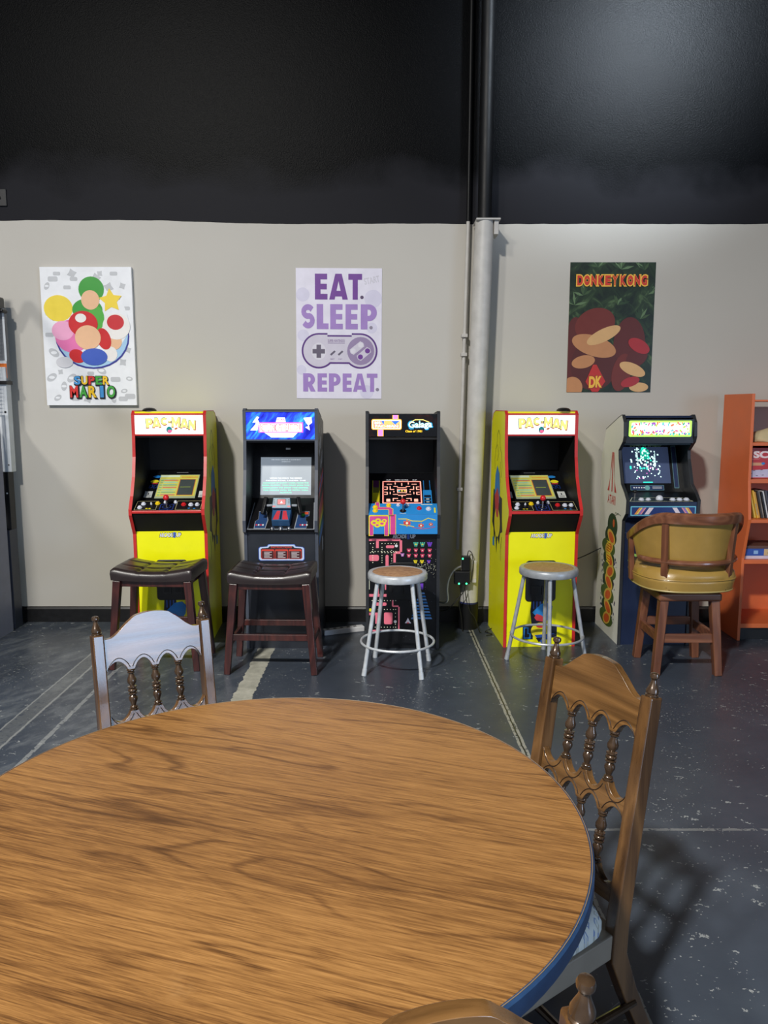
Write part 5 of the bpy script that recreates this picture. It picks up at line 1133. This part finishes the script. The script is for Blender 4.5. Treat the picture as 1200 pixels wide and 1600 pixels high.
def make_chair(label, loc, rz):
    t = thing('dining_chair', label, 'chair', loc, rz, 'carved wooden dining chairs')
    iw = CH_W - .0175; step = 2*iw/4
    for sx in (-1, 1):
        mb = MB(); w, d = .033, .047
        pts = [Vector((0, -.005, 0)), Vector((0, .070, .16)), K_ + Vector((0, -.004, -.03)), K_ + DV*.06, T_]
        rings = []
        for i, p in enumerate(pts):
            q = pts[min(i + 1, len(pts) - 1)] - pts[max(i - 1, 0)]; q.normalize(); nn = Vector((0, q.z, -q.y)); dd = d*(.85, .95, 1.12, 1.05, .86)[i]
            rings.append([mb.bm.verts.new(p + Vector((sx*CH_W + a*w/2, 0, 0)) + nn*b*dd/2) for a, b in ((-1, -1), (1, -1), (1, 1), (-1, 1))])
        mb.loft(rings, CWZ, smooth=False); st = mb.build('stile', t, bevel=.004, seg=3)
        mb = MB(); mb.lathe([(-.004, .012), (.001, .0155), (.004, .0155), (.006, .0125), (.009, .0148), (.014, .0148), (.022, .0115), (.032, .0075), (.039, .0060), (.042, .0075), (.045, .0105), (.050, .0112), (.055, .0095), (.057, .005), (.0575, 0)], T_ + Vector((sx*CH_W, 0, 0)), DV, SPIN, 20); mb.build('finial', st)
    def rail(name, top, bot, arches):
        mb = MB(); poly = bot + top[::-1]
        mb.prism(poly, lambda a, b, c=0.0: FB(a, b, c - .011), .022, CWX)
        for f in mb.bm.faces: f.smooth = True
        for P in arches:
            for s in (-1, 1): mb.tube([FB(a, b, s*.0112) for a, b in P], .0016, GROO, 5)
        return mb.build(name, t, bevel=.003, sharp=40)
    # crest rail: serpentine top, four arches below
    top = []
    for i in range(41):
        u = -1 + 2*i/40; x = abs(u); s = max(0, min(1, (.92 - x)/.60)); top.append((u*iw, CL - .016 + .054*(3*s*s - 2*s**3) + .012*(1 - min(1, x/.45)**2)))
    zc = CL - .118; bot = []; gro = []
    for k in range(4):
        x0 = -iw + k*step; A = arch_pts(x0 + (.0 if k == 0 else .010), x0 + step - (.0 if k == 3 else .010), zc, .030); bot += A
        gro.append(arch_pts(x0 + .0035, x0 + step - .0035, zc + .008, .032))
    cr = rail('crest_rail', top, bot, gro)
    # middle rail: cupped above, arched below
    zt, zb = CL - .243, CL - .320; tp = []; bt = []; gro = []
    for k in range(4):
        x0 = -iw + k*step
        tp += arch_pts(x0 + (.0 if k == 0 else .011), x0 + step - (.0 if k == 3 else .011), zt, .028, up=False)
        bt += arch_pts(x0 + (.0 if k == 0 else .011), x0 + step - (.0 if k == 3 else .011), zb, .028)
        gro.append(arch_pts(x0 + .0035, x0 + step - .0035, zt - .008, .030, up=False)); gro.append(arch_pts(x0 + .0035, x0 + step - .0035, zb + .008, .030))
    rail('middle_rail', tp, bt, gro)
    zl = CL - .450; tp = []
    for k in range(4): x0 = -iw + k*step; tp += arch_pts(x0 + (.0 if k == 0 else .011), x0 + step - (.0 if k == 3 else .011), zl, .030, up=False)
    rail('lower_rail', tp, [(-iw, zl - .07), (iw, zl - .07)], [])
    for k in (1, 2, 3):
        x = -iw + k*step
        for z1, z0 in ((zc + .003, zt - .002), (zb + .003, zl - .002)):
            mb = MB(); L_ = z1 - z0; mb.lathe([(a*L_, r*.93) for a, r in SPROF], FB(x, z1), -DV, SPIN, 18); mb.build('spindle', t, sharp=50)
    # seat
    mb = MB(); P = [(-.172, .105), (.172, .105), (.210, .490), (-.210, .490)]
    q = [(x, y, .272) for x, y in P], [(x, y, .335) for x, y in P]
    V = [[mb.bm.verts.new(c) for c in r] for r in q]; mb.loft(V, APR, smooth=False); mb.build('seat_frame', t, bevel=.004)
    mb = MB(); N = 48; rings = []
    for z, k in ((.333, .97), (.340, 1.0), (.362, .998), (.380, .955), (.392, .86), (.400, .6), (.402, .1)):
        r = []
        for i in range(N):
            a = 2*math.pi*i/N; c, s = math.cos(a), math.sin(a); e = 1/(abs(c)**6 + abs(s)**6)**(1/6.0); y = .308 + s*e*.180*k; hw = (.166 + .040*(y - .12)/.36); r.append(mb.bm.verts.new((c*e*hw*k, y, z)))
        rings.append(r)
    mb.loft(rings, fab.m); mb.build('seat_cushion', t, sharp=60)
    for sx in (-1, 1):
        mb = MB(); mb.lathe([(0, .012), (.01, .015), (.04, .011), (.05, .016), (.06, .016), (.075, .013), (.10, .019), (.13, .016), (.15, .020), (.165, .020)], (sx*.190, .475, 0), (0, 0, 1), SPIN, 16); mb.box(sx*.190 - .02, sx*.190 + .02,   .455, .490, .163, .300, CWZ); mb.build('front_leg', t, sharp=50)
        mb = MB(); mb.tube([(sx*.180, .055, .13), (sx*.185, .27, .13), (sx*.190, .475, .13)], [.009, .012, .009], SPIN, 10); mb.build('stretcher', t)
    mb = MB(); mb.tube([(-.185, .27, .13), (0, .27, .13), (.185, .27, .13)], [.009, .013, .009], SPIN, 10); mb.build('stretcher', t)
    return t
ch = make_chair('carved brown dining chair at the right side of the round table', (0.573, 1.898, 0), R(120.3))
dup(ch, (-0.739, 2.348, 0), R(213.6), 'carved dining chair beyond the far left edge of the table, its back shining pale blue')
dup(ch, (0.066, 0.708, 0), R(13.5), 'carved dining chair nearest the viewer, only its top rail and a knob showing')

# ------------------------------------------------------------------ orange bookcase and what is on it
ORG = mat('orange_paint', (214, 108, 58), .42, var=.05, vs_=6)
BX, BY0, BY1, BW = 2.415, 5.10, 5.52, .80
t = thing('bookcase', 'tall orange bookcase with notched side panels at the right edge', 'bookcase', (BX, BY0, 0))
PS = [(0, 0), (.0, .55), (-.035, .62), (-.075, .80), (-.075, .835), (0, .86), (0, 1.672), (.42, 1.672), (.42, 0)]
PS = [(.0, 0), (.005, .575), (-.055, .845), (-.015, 1.10), (0, 1.672), (.42, 1.672), (.42, 0)]
for x in (0, BW - .02):
    mb = MB(); mb.prism(PS, frame((x, 0, 0), (0, 1, 0), (0, 0, 1)), .02, ORG); mb.build('side_panel', t, bevel=.002)
SH = [(1.632, .0, .012), (1.352, -.0, .022), (1.108, -.012, .026), (.845, -.052, .024), (.560, .004, .026), (.118, .004, .030)]
for z, y, th_ in SH:
    mb = MB(); mb.box(.02, BW - .02, y, .41, z - th_, z, ORG); mb.build('shelf', t, bevel=.002)
mb = MB(); mb.box(.02, BW - .02, .405, .415, .10, 1.35, ORG); mb.build('back_panel', t)
mb = MB(); mb.box(.02, BW - .02, .03, .05, .0, .09, BLACKM); mb.build('toe_board', t)
WP = lambda x, y, z: Vector((BX + x, BY0 + y, z))
mb = MB(); CLO = mat('pale_cloth', (192, 178, 140), .8, bump=.4, bscale=40); rnd = random.Random(2); N = 22; rings = []
for j in range(9):
    f = j/8; r_ = []
    for i in range(N):
        a = 2*math.pi*i/N; k = (1 - f**2.2)**.5 if f < 1 else .03; w = 1 + .10*math.sin(3*a + j*.9) + .06*math.sin(7*a - j)
        r_.append(mb.bm.verts.new((.135*math.cos(a)*max(k, .05)*w + .03*f, .10*math.sin(a)*max(k, .05)*w, .085*f*(1 + .12*math.sin(2*a)))))
    rings.append(r_)
mb.loft(rings, CLO); o = mb.build('cloth_bag', sharp=60); o.location = WP(.175, .15, 1.353); tag(o, 'crumpled pale cloth bag on the top shelf of the orange bookcase', 'bag')
mb = MB(); RB_ = mat('box_red', (184, 40, 44), .4); mb.box(0, .44, 0, .26, 0, .205, RB_); fr = FG(0)
lw = mat('box_lettering', (232, 214, 216), .4); mb.text('SCRABBLE', .235, .160, .40, .048, fr, lw, 2, .05)
mb.line([(.0, .185), (.075, .185), (.085, .175), (.085, .14), (.075, .13), (.0, .13)], .003, fr, mat('box_pink', (224, 130, 130), .4), 1)
mb.flat([(.0, .006), (.44, .006), (.44, .075), (.19, .066), (.0, .052)], fr, mat('box_lilac', (186, 186, 214), .4), 1); mb.rect(0, .086, .105, .106, fr, mat('box_tan', (204, 150, 110), .4), 1); mb.text('WORD GAME', .05, .096, .09, .010, fr, RB_, 2, .02) if False else None
for a, b in ((.02, .03), (.04, .05), (.09, .055), (.10, .02), (.14, .045), (.06, .015)): mb.flat([(a, b), (a + .014, b + .002), (a + .014, b + .005), (a, b + .004)], fr, ANAVY, 2)
mb.rect(.20, .02, .23, .05, fr, mat('tile_cream', (226, 214, 170), .4), 2); mb.ell(.105, .10, .012, .008, fr, ABLUE, 2)
o = mb.build('game_box', bevel=.002); o.location = WP(.025, .06, 1.109); tag(o, 'red word-game box with white lettering on the second shelf of the orange bookcase', 'game box')
xs = .045
SL = [('yellow', (214, 186, 84), 'dull yellow slim book, leftmost of the leaning row'), ('yellow', (226, 178, 62), 'golden slim book, second from the left in the leaning row'), ('amber', (204, 150, 70), 'amber slim book, third from the left in the leaning row'), ('charcoal', (52, 46, 44), 'charcoal slim book right of the amber one in the leaning row'),
      ('grey', (120, 112, 106), 'grey slim book in the middle of the leaning row'), ('black', (34, 32, 36), 'black slim book left of the white one in the leaning row'), ('white', (208, 208, 212), 'white slim book in the leaning row'), ('slate', (74, 74, 84), 'slate slim book right of the white one in the leaning row'), ('ink', (30, 30, 38), 'ink-dark slim book second from the right end of the leaning row'), ('blue', (84, 92, 124), 'blue-grey slim book at the right end of the leaning row')]
for i, (n_, c, lb) in enumerate(SL):
    w = .0135; mb = MB(); cm = mat('sleeve_' + n_ + str(i), c, .45); mb.box(0, w - .002, 0, .17, 0, .185 + .006*math.sin(i*2.1), cm)
    mb.rect(.003, .02, w - .005, .10, FG(0), mat('spine_print', (150, 140, 130), .5), 1) if i % 3 == 1 else None
    o = mb.build('slim_book', bevel=.001); o.location = WP(.073 + i*.0141, .015 - .01*(i % 2), .8455); o.rotation_euler = (0, R(-14), 0); tag(o, lb, 'book', 'slim books leaning on the middle shelf')
bz = .561
for n_, c, w, h, d, x, lb in (('pale', (206, 196, 214), .34, .022, .24, .035, 'pale lilac flat game box at the bottom of the pile on the fourth shelf'), ('royal', (50, 84, 170), .30, .048, .24, .040, 'blue flat game box in the pile on the fourth shelf'), ('brownbox', (96, 66, 56), .31, .020, .22, .045, 'brown flat game box on top of the pile on the fourth shelf')):
    mb = MB(); mb.box(0, w, 0, d, 0, h, mat('box_' + n_, c, .45)); fr = FG(0)
    if n_ == 'royal': mb.rect(.055, .012, .085, .036, fr, mat('box_sky', (140, 180, 226), .4)); mb.rect(.125, 0.002, .20, .046, fr, mat('box_sand', (206, 176, 130), .4)); mb.ell(.17, .02, .02, .012, fr, mat('box_brick', (150, 84, 70), .4), 2)
    o = mb.build('game_box', bevel=.0015); o.location = WP(x, .04, bz); tag(o, lb, 'game box', 'flat game boxes on the fourth shelf'); bz += h + .0005

# ------------------------------------------------------------------ basketball arcade machine at the left edge (only its right rear corner is in the photo)
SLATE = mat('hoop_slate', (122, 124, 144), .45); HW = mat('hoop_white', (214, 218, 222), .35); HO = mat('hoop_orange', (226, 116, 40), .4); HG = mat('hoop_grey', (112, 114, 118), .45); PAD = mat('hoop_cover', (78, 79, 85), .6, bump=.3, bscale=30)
t = thing('basketball_machine', 'basketball arcade machine with black net, cut off by the left edge', 'arcade machine', (-3.15, 5.44, 0))
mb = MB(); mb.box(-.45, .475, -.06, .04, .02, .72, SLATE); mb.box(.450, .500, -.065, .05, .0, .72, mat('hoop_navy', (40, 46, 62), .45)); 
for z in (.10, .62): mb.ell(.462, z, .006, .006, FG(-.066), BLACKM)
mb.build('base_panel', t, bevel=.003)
mb = MB(); mb.box(.425, .500, -.03, .05, .72, 1.13, BLACKM); mb.ell(.485, .98, .006, .006, FG(-.031), WHITE, 1); mb.build('lower_post', t, bevel=.003)
mb = MB(); mb.box(.430, .522, -.02, .05, 1.13, 1.86, HW); mb.ell(.505, 1.55, .008, .008, FG(-.021), BLACKM); mb.ell(.505, 1.18, .005, .005, FG(-.021), BLACKM); mb.build('white_post', t, bevel=.004)
mb = MB(); mb.box(-.45, .535, -.04, .05, 1.74, 1.765, BLACK); mb.build('cross_bar', t, bevel=.003)
mb = MB(); mb.box(-.45, .53, .0, .04, 1.765, 2.26, HG); fr = FG(0.0); mb.rect(-.45, 1.785, .525, 1.885, fr, HO, 1); mb.rect(-.45, 1.885, .525, 1.905, fr, HW, 1); mb.rect(.515, 1.90, .53, 2.24, fr, HW, 2); mb.ell(.50, 1.80, .007, .007, fr, BLACKM, 3); mb.build('backboard', t, bevel=.004)
mb = MB(); mb.box(-.45, .515, -.07, .05, 2.23, 2.335, mat('hoop_top', (70, 70, 68), .4)); mb.box(.48, .545, -.05, .03, 2.225, 2.25, BLACK); mb.build('top_housing', t, bevel=.012, seg=3)
mb = MB()
for k in range(17): x = .10 + k*.024; mb.tube([(x, -.09, 2.24), (x - .012, -.10, 2.0), (x + .004, -.085, 1.78), (x - .006, -.09, 1.56)], .0022, BLACK, 5)
for k in range(26): z = 1.57 + k*.026; mb.tube([(.09, -.092, z), (.30, -.098, z - .008), (.486, -.092, z)], .0022, BLACK, 5)
mb.build('net', t)
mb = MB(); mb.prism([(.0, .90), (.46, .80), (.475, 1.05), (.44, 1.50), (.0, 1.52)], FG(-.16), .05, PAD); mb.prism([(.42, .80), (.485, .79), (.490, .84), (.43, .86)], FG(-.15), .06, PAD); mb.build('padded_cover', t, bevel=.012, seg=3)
mb = MB(); mb.box(-.45, .44, -.14, -.08, .0, .022, HW); mb.build('foot_rail', t)
mb = MB(); mb.prism([(-.10, 0), (-2.3, 0), (-2.3, 2.35), (-1.6, 2.04), (-.30, 1.62), (-.10, 1.58)], frame((.475, 0, 0), (0, 1, 0), (0, 0, 1)), .025, SLATE); mb.build('unseen_shadow_side', t)  # unseen side added out of view, shaped to cast the diagonal wall shadow
mb = MB(); mb.bar((.49, -.12, 2.28), (.49, -.45, 2.62), .05, .05, BLACK); mb.bar((.49, -.45, 2.62), (.49, -2.2, 2.98), .05, .05, BLACK); mb.build('unseen_shadow_rail', t)  # unseen rail added out of view to cast the upper shadow edge
